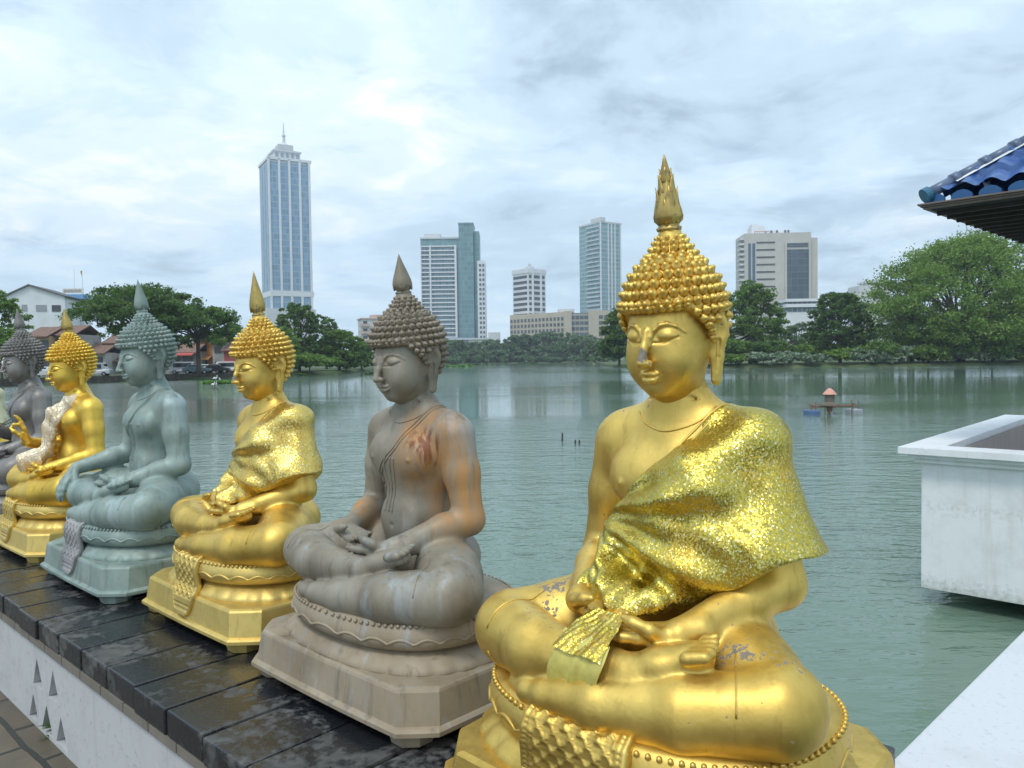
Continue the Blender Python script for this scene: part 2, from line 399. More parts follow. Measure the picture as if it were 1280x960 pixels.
def hand(F, wrist, d, nrm, side, curls=(.25, .3, .35, .4), size=1.0, thumb=None, spread=.10, wr=.026, custom=None):
    """five-fingered hand: d = pointing direction, nrm = where the palm faces, side = index side"""
    d = Vector(d).normalized(); nrm = (Vector(nrm) - d * Vector(nrm).dot(d)).normalized()
    s = Vector(side); s = (s - d * s.dot(d) - nrm * s.dot(nrm)).normalized()
    w = Vector(wrist); z = size
    offs = [.026, .009, -.009, -.025]; lens = [.070, .080, .074, .058]
    for i in range(4):
        k0 = w + d * .075 * z + s * offs[i] * z
        F.cone(w + s * offs[i] * .45 * z, k0, wr * .72 * z, .0135 * z, .012)
        seg = lens[i] * z; p = k0; ang = 0
        dd = (d + s * spread * (1.5 - i) * .55).normalized()
        cu = curls[i] if custom is None else custom[i]
        rs = [.0118 * z, .0106 * z, .0094 * z, .0062 * z]; fr = [.45, .32, .27]
        for j in range(3):
            ang += cu * (.6 if j == 0 else 1.0)
            q = p + (dd * math.cos(ang) + nrm * math.sin(ang)) * seg * fr[j]
            F.cone(p, q, rs[j], rs[j + 1], .005); p = q
    t0 = w + d * .022 * z + s * .020 * z
    if thumb is None:
        t1 = t0 + (d * .55 + s * .75 + nrm * .25).normalized() * .042 * z
        t2 = t1 + (d * .85 + s * .25 + nrm * .35).normalized() * .036 * z
        t3 = t2 + (d * .95 - s * .05 + nrm * .30).normalized() * .026 * z
    else:
        t1, t2, t3 = [w + d * a[0] * z + s * a[1] * z + nrm * a[2] * z for a in thumb]
    F.path([t0, t1, t2, t3], [.016 * z, .0135 * z, .0115 * z, .0075 * z], .009)

# ---------------------------------------------------------------- the seated figure (faces -Y, sits at z .28)
def body_mesh(pose, kx=1.0, dy=-.03, zl=0.0):
    F = Field((-.47, -.43, .22), (.47, .24, .97), .005)
    # torso
    F.ell((0, .045, .375), (.19, .14, .105), .03)
    F.cone((0, .035, .43), (0, .02, .60), .125, .128, .05, flat=((0, 1, 0), .80))
    F.ell((0, .008, .695), (.158, .108, .115), .06)
    F.cone((-.135, .012, .765), (.135, .012, .765), .062, .062, .05)
    F.cone((0, .012, .775), (0, .0, .86), .075, .056, .06)
    F.cone((0, -.002, .85), (0, -.012, .93), .056, .056, .02)
    for sx in (-1, 1):
        F.ell((sx * .072, -.072, .705), (.062, .035, .048), .05)
        F.ell((sx * .088, -.108, .697), (.006, .008, .006), .006)
        F.cone((sx * .03, .012, .835), (sx * .15, .015, .79), .042, .045, .05)
    F.ell((0, -.072, .50), (.085, .035, .07), .05)
    F.ell((0, -.112, .487), (.007, .012, .006), .008, sub=True)
    for zz in (.868, .893):
        F.path([(math.cos(a) * .0585, -.010 + math.sin(a) * .0585 - .002, zz + .008 * math.sin(a) * -1) for a in np.linspace(0, 2 * math.pi, 25)], .0026, .004, sub=True)
    # arms
    sh = {-1: Vector((-.172, .012, .765)), 1: Vector((.172, .012, .765))}
    el = {-1: Vector((-.226, .012, .515)), 1: Vector((.226, .012, .515))}
    wri = {-1: Vector((-.125, -.165 + dy * .7, .470)), 1: Vector((.125, -.175 + dy * .7, .453))}
    if pose == 'earth': wri[-1] = Vector((-.265, -.255, .488)); el[-1] = Vector((-.235, -.02, .545))
    if pose == 'teach': wri[-1] = Vector((-.155, -.225, .585)); el[-1] = Vector((-.238, -.01, .52))
    for sx in (-1, 1):
        a, b, c = sh[sx], el[sx], wri[sx]
        F.path([a, a.lerp(b, .45), b], [.060, .053, .046], .025)
        F.path([b, b.lerp(c, .35), c], [.046, .044, .028], .018)
    # legs: the right shin lies over the left one
    F.path([(.10, .03, .37), (.25 * kx, -0.066 + dy, .362), (.362 * kx, -0.143 + dy, .358 + zl * .8)], [.100, .097, .082 - zl * .3], .03)
    F.path([(-.10, .03, .38), (-.25 * kx, -0.057 + dy, .378), (-.362 * kx, -0.135 + dy, .372)], [.098, .092, .078], .03)
    F.path([(.358 * kx, -0.164 + dy, .35 + zl), (.20 * kx, -0.234 + dy, .333 + zl), (.02, -0.275 + dy, .315 + zl), (-.10, -0.283 + dy, .303 + zl)], [.080 - zl * .4, .073 - zl * .4, .050, .035], .014)
    F.path([(-.10, -0.283 + dy, .303 + zl), (-.17 * kx, -0.275 + dy, .298 + zl), (-.235 * kx, -0.254 + dy, .293 + zl)], [.033, .028, .017], .012, flat=((0, 0, 1), .85))
    F.path([(-.358 * kx, -0.160 + dy, .372), (-.20 * kx, -0.220 + dy, .375), (-.02, -0.239 + dy, .385), (.085, -0.234 + dy, .393)], [.077, .068, .047, .034], .012)
    # upturned right foot with toes, resting on the left thigh
    F.path([(.07, -.234 + dy, .397), (.125, -.218 + dy, .420), (.185, -.200 + dy, .441)], [.036, .039, .036], .014, flat=((0, 0, 1), .72))
    for i in range(5):
        b = Vector((.190 + .004 * (2 - abs(i - 1.5)), -.244 + dy + .0185 * i, .450 + .003 * i)); e = b + Vector((.032 - .0035 * i, .008, .007))
        F.cone(b, e, .0135 - .0009 * i, .0120 - .0010 * i, .004)
    # hands
    F.path([wri[1] + Vector((.03, .03, .005)), wri[1]], [.031, .028], .012)
    hand(F, wri[1], (-1, -.30, -.10), (0, -.05, 1), (.1, -1, 0), (.10, .10, .12, .16), 1.0,
         thumb=[(.045, .040, .020), (.078, .036, .032), (.098, .030, .040)])
    if pose == 'lap':
        hand(F, wri[-1], (1, -.28, -.06), (0, -.10, 1), (.1, -1, 0), (.10, .11, .13, .16), .98,
             thumb=[(.040, .040, .020), (.072, .040, .032), (.092, .034, .038)])
    elif pose == 'earth':
        hand(F, wri[-1], (-.03, -.64, -.74), (0, .75, -.62), (1, 0, 0), (.32, .30, .28, .26), 1.08, spread=.14)
    else:
        hand(F, wri[-1], (-.05, -.18, 1), (-.25, -1, -.1), (1, -.1, 0), None, 1.05, spread=.12,
             custom=(.85, .22, .18, .16), thumb=[(.045, .045, .022), (.072, .046, .045), (.092, .036, .058)])
    V, Q = F.mesh(); HV, HQ = head_arrays()
    return mesh_from('statue_body', np.concatenate([V, HV]), np.concatenate([Q, HQ + len(V)]))

HC = Vector((0, -.022, 1.0)); HT = math.radians(7)           # head centre and its downward tilt
def head_xf(V):
    V = np.asarray(V, float); c, s = math.cos(HT), math.sin(HT)
    o = np.array([0, .02, -.10]); P = V - o
    y = P[:, 1] * c - P[:, 2] * s; z = P[:, 1] * s + P[:, 2] * c
    return np.stack([P[:, 0], y, z], 1) + o + np.array(HC)

def head_arrays():
    F = Field((-.125, -.16, -.17), (.125, .14, .14), .0019)
    F.cone((0, .018, -.17), (0, .012, -.05), .053, .054, .02)
    F.ell((0, .012, .03), (.092, .108, .095), .03)
    F.ell((0, -.018, -.022), (.080, .087, .098), .03)
    F.ell((0, -.050, -.090), (.036, .033, .024), .035)
    F.ell((0, -.073, -.098), (.017, .013, .012), .02)
    for s in (-1, 1):
        F.ell((s * .040, -.058, -.042), (.033, .033, .042), .03)
        F.ell((s * .036, -.110, .013), (.027, .015, .0150), .010, sub=True, rot=(0, s * .08, s * .30))
        F.ell((s * .0365, -.0775, .0110), (.0262, .0222, .0170), .003, rot=(0, s * .10, s * .24))
        pts = [(s * (.0365 + .0262 * t), .0035 - .0042 * (1 - t * t) + .0035 * t) for t in np.linspace(-1, 1, 13)]   # lash line of the lowered lid
        F.path(F.front(pts, -.0002), .0028, .0010, sub=True)
        br = [(.0085, -.006), (.0110, .010), (.0175, .0235), (.0295, .0325), (.043, .0340), (.058, .0280), (.071, .0150)]
        F.path(F.front([(s * p[0], p[1]) for p in br], .0002), [.0034, .0042, .0040, .0038, .0036, .0030, .002], .003)
        F.ell((s * .0108, -.1165, -.0400), (.0075, .0095, .0070), .006)
        F.ell((s * .0068, -.124, -.0470), (.0034, .0055, .0026), .003, sub=True)
        # long ears: shell, rim, hollow and drawn-out lobe
        tn = (s * .80, -.60, 0)
        F.ell((s * .0955, .029, .010), (.0085, .0250, .0340), .006, rot=(0, 0, -s * .64))
        F.path([(s * .094, .027, -.010), (s * .0925, .022, -.045), (s * .091, .016, -.090)], [.0185, .0150, .0125], .008, flat=(tn, .48))
        F.ell((s * .1035, .0225, .012), (.0068, .0140, .0230), .004, rot=(0, 0, -s * .64), sub=True)
        F.path([(s * .1005, .0205, -.012), (s * .0985, .0165, -.045), (s * .0965, .0115, -.072)], [.0060, .0046, .0032], .003, sub=True)
        F.ell((s * .094, .012, -.006), (.005, .005, .008), .005)
    F.path([(0, -.103, .020), (0, -.115, -.010), (0, -.1285, -.0385)], [.0070, .0076, .0098], .008)
    up = [(-.0245, -.0915, -.0625), (-.013, -.1045, -.0635), (-.005, -.1095, -.0610), (0, -.1095, -.0622), (.005, -.1095, -.0610), (.013, -.1045, -.0635), (.0245, -.0915, -.0625)]
    F.path(up, [.0028, .0048, .0054, .0050, .0054, .0048, .0028], .005)
    lo = [(-.020, -.0945, -.0705), (-.010, -.1035, -.0742), (0, -.1062, -.0752), (.010, -.1035, -.0742), (.020, -.0945, -.0705)]
    F.path(lo, [.003, .0056, .0064, .0056, .003], .005)
    ml = [(-.0285, -.0622), (-.020, -.0668), (-.011, -.0690), (-.004, -.0682), (0, -.0690), (.004, -.0682), (.011, -.0690), (.020, -.0668), (.0285, -.0622)]
    F.path(F.front(ml, -.0006), .0022, .0015, sub=True)
    F.cone((0, -.117, -.055), (0, -.115, -.051), .0030, .0022, .004, sub=True)
    V, Q = F.mesh()
    return head_xf(V), Q

def lathe(prof, n, c=(0, 0, 0), sx=1, sy=1, twist=0, flute=0, nf=6):
    V = []; Fc = []
    for i, (r, z) in enumerate(prof):
        for j in range(n):
            a = 2 * math.pi * j / n + twist * i
            q = r * (1 + flute * math.cos(nf * a) * min(1, i / 2))
            V.append((c[0] + q * math.cos(a) * sx, c[1] + q * math.sin(a) * sy, c[2] + z))
    m = len(prof)
    for i in range(m - 1):
        for j in range(n):
            k = (j + 1) % n; Fc.append((i * n + j, i * n + k, (i + 1) * n + k, (i + 1) * n + j))
    Fc.append(tuple(range(n))[::-1]); Fc.append(tuple((m - 1) * n + j for j in range(n)))
    return V, Fc

def join(parts):
    V = []; Fc = []
    for v, f in parts:
        o = len(V); V += [tuple(p) for p in v]; Fc += [tuple(i + o for i in q) for q in f]
    return V, Fc

CURL = lathe([(.0075, -.004), (.0108, .0), (.0112, .004), (.0092, .0082), (.0062, .0105), (.0058, .0125), (.0042, .0150), (.0012, .0165)], 9)
def hair_mesh(seed=1):
    rnd = random.Random(seed)
    F = Field((-.14, -.15, -.10), (.14, .15, .24), .0036)
    C = np.array((0, .012, .045)); R = np.array((.108, .121, .123))
    F.ell(C, R, .01)
    F.cone((0, .02, .135), (0, .018, .190), .054, .028, .03)
    F.cone((0, .018, .19), (0, .018, .210), .030, .024, .01)
    def face(X, Y, Z):
        L = np.interp(Y, [-.2, -.062, -.012, .004, .2], [.060, .058, .016, -.002, -.02])
        return np.maximum((Z - L) * .75, Y - .008) + X * 0
    F.mix(face, (-.14, -.15, -.12), (.14, .02, .08), .006, sub=True)
    F.box((0, 0, -.16), (.2, .2, .085), .01, .01, sub=True)
    for s in (-1, 1): F.box((s * .10, .024, -.03), (.030, .022, .065), .015, .006, sub=True)
    base = F.mesh(); base = (base[0].tolist(), base[1].tolist())
    parts = [base]
    def put(p, n, sc):
        n = Vector(n).normalized(); q = Vector((0, 0, 1)).rotation_difference(n)
        sc *= rnd.uniform(.93, 1.07)
        j = Vector((rnd.gauss(0, .07), rnd.gauss(0, .07), 1)).normalized(); q = q @ Vector((0, 0, 1)).rotation_difference(j)
        parts.append(([q @ (Vector(v) * sc) + Vector(p) for v in CURL[0]], CURL[1]))
    def ok(p):
        x, y, z = p
        if y < .010 and z < np.interp(y, [-.2, -.062, -.012, .004], [.072, .072, .022, .006]): return False
        if abs(x) > .06 and .002 < y < .056 and z < .040: return False
        return z > -.085
    k = 0; step = .0208
    ph = .33
    while ph < 2.7:
        z = math.cos(ph); r = math.sin(ph)
        n = max(6, int(round(2 * math.pi * r * .114 / .0213)))
        for j in range(n):
            a = 2 * math.pi * (j + .5 * (k % 2)) / n + .5 * math.pi
            u = np.array((r * math.cos(a), r * math.sin(a), z)); p = C + u * R
            if ok(p) and not (math.hypot(p[0], p[1] - .02) < .052 and p[2] > .130): put(p - u * .001, u / R, 1.0)
        ph += step / (.113 + .017 * math.sin(ph)); k += 1
    for i, (z, r) in enumerate([(.150, .0560), (.164, .0475), (.177, .0390), (.189, .0310), (.199, .0245)]):
        n = int(round(2 * math.pi * r / (.0200 - .001 * i)))
        for j in range(n):
            a = 2 * math.pi * (j + .5 * (i % 2)) / n
            put((r * math.cos(a), .019 + r * math.sin(a), z), (math.cos(a), math.sin(a), .55), .93 - .05 * i)
    # one last row that follows the hairline over the forehead and down the temples
    for j in range(13):
        x = -.078 + .156 * j / 12
        y = .012 - .121 * math.sqrt(max(0, 1 - (x / .108) ** 2 - (.021 / .130) ** 2))
        put((x, y + .004, .0655), (x * 1.2, y, .02), .88)
    for sx in (-1, 1):
        for y, z in ((-.050, .052), (-.037, .038), (-.024, .024), (-.012, .011), (-.003, -.004)):
            x = .108 * math.sqrt(max(0, 1 - ((y - .012) / .121) ** 2 - ((z - .045) / .130) ** 2))
            put((sx * (x - .002), y, z), (sx * x, y * .6, .0), .84)
    V, Q = join(parts)
    return mesh_from('statue_hair', head_xf(V), Q)

def finial_mesh(kind):
    P = []; z0 = .212
    if kind == 'flame':
        P.append(lathe([(.018, 0), (.026, .004), (.027, .010), (.022, .014), (.021, .017), (.029, .026), (.031, .036), (.0285, .052), (.0235, .072), (.018, .095), (.0125, .120), (.0075, .145), (.0035, .163), (.0008, .172)], 22, (0, .018, z0), flute=.10, nf=7, twist=.05))
        for ring, (z, r, L, n) in enumerate([(.018, .024, .055, 5), (.046, .023, .056, 4), (.078, .0165, .050, 3), (.104, .0115, .040, 3)]):
            for j in range(n):
                a = 2 * math.pi * (j + .5 * (ring % 2)) / n
                V, Q = lathe([(.005, 0), (.0105, .2), (.0085, .45), (.0045, .75), (.0006, 1)], 7, sx=1.3, sy=.6)
                V = [((v[0]), v[1] + .0025 + .013 * v[2] * (v[2] - .25), v[2] * L) for v in V]
                q = Euler((0, 0, a - math.pi / 2)).to_matrix()
                P.append(([q @ Vector((v[0], v[1] + r - .004 - .12 * v[2], v[2])) + Vector((0, .018, z0 + z)) for v in V], Q))
    else:
        P.append(lathe([(.018, 0), (.025, .003), (.025, .008), (.020, .011), (.021, .014), (.029, .024), (.031, .034), (.028, .052), (.020, .078), (.011, .106), (.0045, .128), (.0008, .140)], 20, (0, .018, z0), flute=.05, nf=8))
        for s in range(4):
            a = math.pi / 4 + s * math.pi / 2
            V, Q = lathe([(.006, 0), (.012, .15), (.014, .35), (.010, .6), (.004, .85), (.0005, 1)], 8, sx=1.2, sy=.45)
            V = [(v[0], v[1] + .027 - .022 * v[2] ** 1.5, v[2] * .085) for v in V]
            q = Euler((0, 0, a)).to_matrix(); P.append(([q @ Vector(v) + Vector((0, .018, z0 + .014)) for v in V], Q))
    V, Q = join(P)
    return mesh_from('finial', head_xf(V), Q)

# ---------------------------------------------------------------- cushion, plinth and relief cloth
def sup(a, hx, hy, n):
    c, s = math.cos(a), math.sin(a)
    return (hx * math.copysign(abs(c) ** (2 / n), c), hy * math.copysign(abs(s) ** (2 / n), s))

def ring_skin(rings, close=True):
    n = len(rings[0]); V = [p for r in rings for p in r]; Q = []
    for i in range(len(rings) - 1):
        for j in range(n):
            k = (j + 1) % n; Q.append((i * n + j, i * n + k, (i + 1) * n + k, (i + 1) * n + j))
    if close: Q.append(tuple(range(n))[::-1]); Q.append(tuple((len(rings) - 1) * n + j for j in range(n)))
    return V, Q

CY, CYP = -.066, -.026                                                  # the base sits a little forward of the spine
def cushion_mesh(petals=26):
    prof = [(.320, .235, .192), (.353, .267, .198), (.377, .289, .214), (.385, .296, .232), (.383, .294, .250), (.375, .287, .268), (.369, .281, .277), (.357, .270, .283), (.20, .15, .286)]
    rings = []
    for hx, hy, z in prof:
        rings.append([(x, y + CY, z) for x, y in (sup(2 * math.pi * j / 96, hx, hy, 2.35) for j in range(96))])
    return mesh_from('cushion', *ring_skin(rings))

def tube(pts, r, n=6, closed=True):
    V = []; Q = []; m = len(pts)
    for i in range(m):
        p = Vector(pts[i]); a = Vector(pts[(i - 1) % m] if closed or i else pts[i]); b = Vector(pts[(i + 1) % m] if closed or i < m - 1 else pts[i])
        t = (b - a).normalized(); u = t.cross(Vector((0, 0, 1)))
        if u.length < .05: u = t.cross(Vector((1, 0, 0)))
        u.normalize(); v = t.cross(u)
        rr = r[i] if isinstance(r, (list, tuple)) else r
        for j in range(n):
            w = 2 * math.pi * j / n; V.append(p + (u * math.cos(w) + v * math.sin(w)) * rr)
    for i in range(m if closed else m - 1):
        for j in range(n):
            k = (j + 1) % n; i2 = (i + 1) % m; Q.append((i * n + j, i * n + k, i2 * n + k, i2 * n + j))
    if not closed: Q.append(tuple(range(n))[::-1]); Q.append(tuple((m - 1) * n + j for j in range(n)))
    return V, [q[::-1] for q in Q]

def trim_mesh():
    P = []; N = 108
    for j in range(N):                                       # the corded bead line round the cushion top
        a = 2 * math.pi * j / N; x, y = sup(a, .374, .286, 2.35)
        V, Q = lathe([(.0025, -.005), (.0058, -.002), (.0058, .003), (.002, .006)], 6, (x, y + CY, .274)); P.append((V, Q))
    M = 240; pts = []
    for j in range(M):                                       # scalloped petal line round its side
        a = 2 * math.pi * j / M; x, y = sup(a, .384, .295, 2.35); sc = abs(math.sin(a * 13))
        pts.append((x, y + CY, .226 + .014 * sc))
    P.append(tube(pts, .0042, 6))
    return mesh_from('petal_trim', *join(P))

def lotus_mesh():
    rings = []
    prof = [(.400, .296, .140, 1), (.402, .298, .151, 1), (.394, .291, .164, .6), (.376, .278, .180, .3), (.345, .262, .196, 0), (.30, .22, .200, 0)]
    for hx, hy, z, w in prof:
        r = []
        for j in range(192):
            a = 2 * math.pi * j / 192; sc = 1 + .022 * w * (abs(math.cos(a * 14)) - .5)
            x, y = sup(a, hx * sc, hy * sc, 2.6); r.append((x, y + CY, z + .006 * w * abs(math.cos(a * 14))))
        rings.append(r)
    return mesh_from('lotus_skirt', *ring_skin(rings))

def oct_ring(hx, hy, ch, z, bow=0):
    pts = []
    cs = [(hx, -hy + ch), (hx, hy - ch), (hx - ch, hy), (-hx + ch, hy), (-hx, hy - ch), (-hx, -hy + ch), (-hx + ch, -hy), (hx - ch, -hy)]
    for i in range(8):
        a, b = cs[i], cs[(i + 1) % 8]
        for t in range(6):
            u = t / 6; f = 4 * u * (1 - u) * bow * (1 if i % 2 == 0 else .3)
            dx, dy = b[0] - a[0], b[1] - a[1]; L = math.hypot(dx, dy)
            pts.append((a[0] + dx * u - dy / L * -f * 0 + dy / L * f, a[1] + dy * u - dx / L * f + CYP, z))
    return pts

def plinth_mesh():
    RR = []
    for hx, hy, ch, z in [(.41, .32, .08, .030), (.460, .360, .08, .030), (.468, .368, .08, .036), (.468, .368, .08, .047), (.461, .361, .08, .053),
                          (.454, .354, .08, .056), (.442, .344, .08, .138), (.439, .341, .08, .145), (.431, .333, .08, .149), (.39, .31, .07, .150)]:
        RR.append(oct_ring(hx * .945, hy, ch, z, .006))
    P = [ring_skin(RR)]
    return mesh_from('plinth', *join(P), smooth=False)

def foot_mesh(sx, sy):
    RR = []
    for k, z in [(1.0, 0), (1.05, .012), (1.15, .034)]:
        r = []
        for j in range(8):
            a = 2 * math.pi * j / 8 + math.pi / 8; r.append((sx * .335 + .058 * k * math.cos(a), CYP + sy * .287 + .058 * k * math.sin(a), z))
        RR.append(r)
    return mesh_from('plinth_foot', *ring_skin(RR), smooth=False)

def apron_mesh(w=.085, drop=.062):
    path = [(-.290, .290), (-.334, .289), (-.356, .277), (-.366, .255), (-.367, .232), (-.363, .205), (-.361, .180), (-.368, .162), (-.377, .150), (-.381, .13), (-.386, .09), (-.390, drop)]
    pts = []
    for i in range(len(path) - 1):
        for t in range(14):
            u = t / 14; pts.append((path[i][0] * (1 - u) + path[i + 1][0] * u, path[i][1] * (1 - u) + path[i + 1][1] * u))
    pts.append(path[-1]); n = len(pts); m = 61; G = []
    for off in (0, 1):
        for i, (y, z) in enumerate(pts):
            v = i / (n - 1); e = 1.0 if v < .72 else math.sqrt(max(0.03, 1 - ((v - .72) / .285) ** 2))
            ww = w * (.92 + .10 * math.sin(v * 3.0)) * e
            a = pts[max(i - 1, 0)]; b = pts[min(i + 1, n - 1)]; ny, nz = (b[1] - a[1]), -(b[0] - a[0]); L = math.hypot(ny, nz)
            row = []
            for j in range(m):
                u = 2 * j / (m - 1) - 1
                edge = max(abs(u), v if v > .5 else 0)
                bump = 0
                if off:
                    X = u * w / .085 * 4.2; Yv = v * 17
                    p_, q_ = (X + Yv) * 1.5708, (X - Yv) * 1.5708
                    bump = (.0035 * (max(0, abs(math.cos(p_)) * abs(math.cos(q_)) - .15)) + (.0030 if min(abs(math.sin(p_)), abs(math.sin(q_))) < .22 else 0)) if edge < .80 else .001
                    bump += .0035 if (.80 < edge < .86 or .93 < edge < .985) else (.002 * abs(math.sin(v * 90)) if .86 <= edge <= .93 else 0)
                o = (.004 + bump) if off else -.012
                row.append((u * ww, y + CY * 0 + ny / L * o, z + nz / L * o))
            G.append(row)
    V = [p for r in G for p in r]; Q = []
    for i in range(n - 1):
        for j in range(m - 1):
            a = i * m + j; b = (n + i) * m + j
            Q.append((b, b + m, b + m + 1, b + 1)); Q.append((a, a + 1, a + m + 1, a + m))
    for i in range(n - 1):
        for j, fl in ((0, 1), (m - 1, 0)):
            a = i * m + j; b = (n + i) * m + j; q = (a, a + m, b + m, b); Q.append(q if fl else q[::-1])
    a = (n - 1) * m; b = (2 * n - 1) * m
    for j in range(m - 1): Q.append((a + j, a + j + 1, b + j + 1, b + j))
    return mesh_from('relief_cloth', V, Q)

# ---------------------------------------------------------------- cloths
def robe_mesh(flare=1.0, dy=0.0):
    """shawl over the left shoulder and upper arm, pulled to a gather under the right arm"""
    F = Field((-.20, -.28, .38), (.40, .20, .90), .0042)
    F.cone((0, .03, .45), (0, .02, .60), .132, .135, .05, flat=((0, 1, 0), .82))
    F.ell((0, .008, .695), (.165, .116, .122), .06)
    F.cone((0, .012, .765), (.150, .012, .772), .070, .072, .05)
    F.ell((-.072, -.072, .705), (.066, .042, .052), .05); F.ell((.072, -.074, .705), (.066, .045, .055), .05)
    F.cone((.03, .012, .836), (.16, .015, .785), .050, .056, .05)
    F.ell((-.005, -.082, .545), (.105, .062, .12), .07); F.cone((-.112, -.080, .615), (-.095, -.128 + dy * .5, .49), .026, .036, .05); F.path([(-.095, -.135 + dy * .6, .487), (-.03, -.150 + dy * .6, .478), (.04, -.140 + dy * .6, .484)], [.030, .036, .030], .05)
    F.path([(.172, .012, .765), (.205, .008, .63), (.24, .0, .555)], [.069, .074, .088 * flare], .03)
    F.cone((.09, -.07, .69), (.19, -.07, .56), .060, .055, .10)
    F.cone((.03, -.095, .62), (.10, -.115, .52), .045, .038, .08)
    X, Y, Z = F.grid()
    g = np.array((-.120, -.075, .615))                       # the gather
    ang = np.arctan2(Z - g[2], X - g[0] + .06)
    rr = np.sqrt((X - g[0]) ** 2 + (Z - g[2]) ** 2)
    amp = .0095 * np.clip(rr / .08, 0, 1) * np.clip(1.5 - rr / .36, .25, 1)
    rip = amp * (np.sin(ang * 12 + 1.2 * np.sin(rr * 11)) * .9 + .45 * np.sin(ang * 25 + 2 + rr * 9)) + .002 * np.sin(X * 60 + 30 * Z) * np.sin(Z * 47)
    F.f += np.where(Y < .09, rip, rip * .3).astype(np.float32)
    # upper edge: from the gather over the left side of the neck; lower edge: gather-hem to the left elbow
    a = np.array((-.125, .622)); b = np.array((.098, .845)); d = b - a; n = np.array([-d[1], d[0]]) / np.hypot(*d)
    F.clip((X - a[0]) * n[0] + (Z - a[1]) * n[1] + .004 * np.sin(X * 40) + Y * 0)
    lo = [(-.16, .470), (-.11, .462), (.05, .462), (.10, .480), (.30, .590)]
    hem = np.interp(X, [p[0] for p in lo], [p[1] for p in lo]) + .004 * np.sin(X * 55)
    F.clip(hem - Z + Y * 0)
    F.f += (np.where(Z < .60, .0045 * np.sin(X * 120 + 2.0 * np.sin(Z * 30)) * np.clip((.60 - Z) * 12, 0, 1) * np.clip((.06 - X) * 14, 0, 1), 0) + Y * 0).astype(np.float32)
    F.clip(-.150 - X + Y * 0 + Z * 0)
    return mesh_from('robe', *F.mesh())

def strand_mesh():
    """the loose tail of the shawl: folded sheet falling from the gather into the lap"""
    def sheet(cl, wd, nfold, amp, n=60, m=34, ph=0):
        G = []
        for i in range(n):
            t = i / (n - 1) * (len(cl) - 1); k = min(int(t), len(cl) - 2); u = t - k; u = u * u * (3 - 2 * u)
            c = Vector(cl[k][0]).lerp(Vector(cl[k + 1][0]), u); d = Vector(cl[k][1]).lerp(Vector(cl[k + 1][1]), u); w_ = wd[k] * (1 - u) + wd[k + 1] * u
            tan = (Vector(cl[k + 1][0]) - Vector(cl[k][0])).normalized(); nn = d.cross(tan).normalized(); G.append([])
            for j in range(m):
                v = 2 * j / (m - 1) - 1
                o = amp * math.sin(v * nfold * 3.14159 + .8 * math.sin(i * .13) + ph) * (.5 + .5 * i / n) + .0012 * math.sin(v * 21 + i * .3)
                G[-1].append(c + d * v * w_ + nn * o)
        V = [p for r in G for p in r]; Q = []
        for i in range(n - 1):
            for j in range(m - 1): a_ = i * m + j; Q.append((a_, a_ + m, a_ + m + 1, a_ + 1))
        return V, Q
    C_ = sheet([((-.050, -.200, .475), (1, -.05, 0)), ((-.055, -.235, .457), (1, -.05, 0)), ((-.058, -.272, .440), (1, -.05, 0)), ((-.060, -.300, .418), (1, -.05, 0))], [.038, .050, .058, .060], 1.6, .004, ph=2)
    return [mesh_from('shawl_tail', *g) for g in (C_,)]

def shin_flap():
    """pale hem of the tail lying over the right shin"""
    V = []; Q = []; n = 15; m = 9
    for i in range(n):
        u = i / (n - 1) * 2 - 1
        for j in range(m):
            v = j / (m - 1); a = .15 + v * 1.55
            cx = -.060 + u * .062 - .006 * v
            yc = -.236 - .010 * u; zc = .381
            r = .071 - .012 * (u + 1) * .5 + .004 * math.sin(u * 8 + v * 3)
            V.append((cx + .006 * math.sin(v * 5 + i * .9), yc - r * math.sin(a + .25 + .07 * math.sin(i * 1.3) * v), zc + r * math.cos(a + .25 + .07 * math.sin(i * 1.3) * v)))
    for i in range(n - 1):
        for j in range(m - 1): Q.append((i * m + j, i * m + j + 1, (i + 1) * m + j + 1, (i + 1) * m + j))
    return mesh_from('robe_hem', V, Q)

def lace_mesh():
    """narrow cloth falling from the left shoulder down the chest to the lap"""
    F = Field((-.16, -.36, .36), (.16, .10, .90), .0045)
    F.path([(.075, .03, .845), (.055, -.07, .80), (.00, -.135, .72), (-.04, -.145, .63), (-.05, -.150, .55), (-.05, -.20, .49), (-.05, -.28, .465)],
           [.030, .042, .062, .066, .058, .062, .060], .03, flat=((.1, .95, .3), .38))
    X, Y, Z = F.grid()
    F.f += (.005 * np.sin(X * 150 + .8 * np.sin(Z * 30))).astype(np.float32)
    return mesh_from('lace_cloth', *F.mesh())

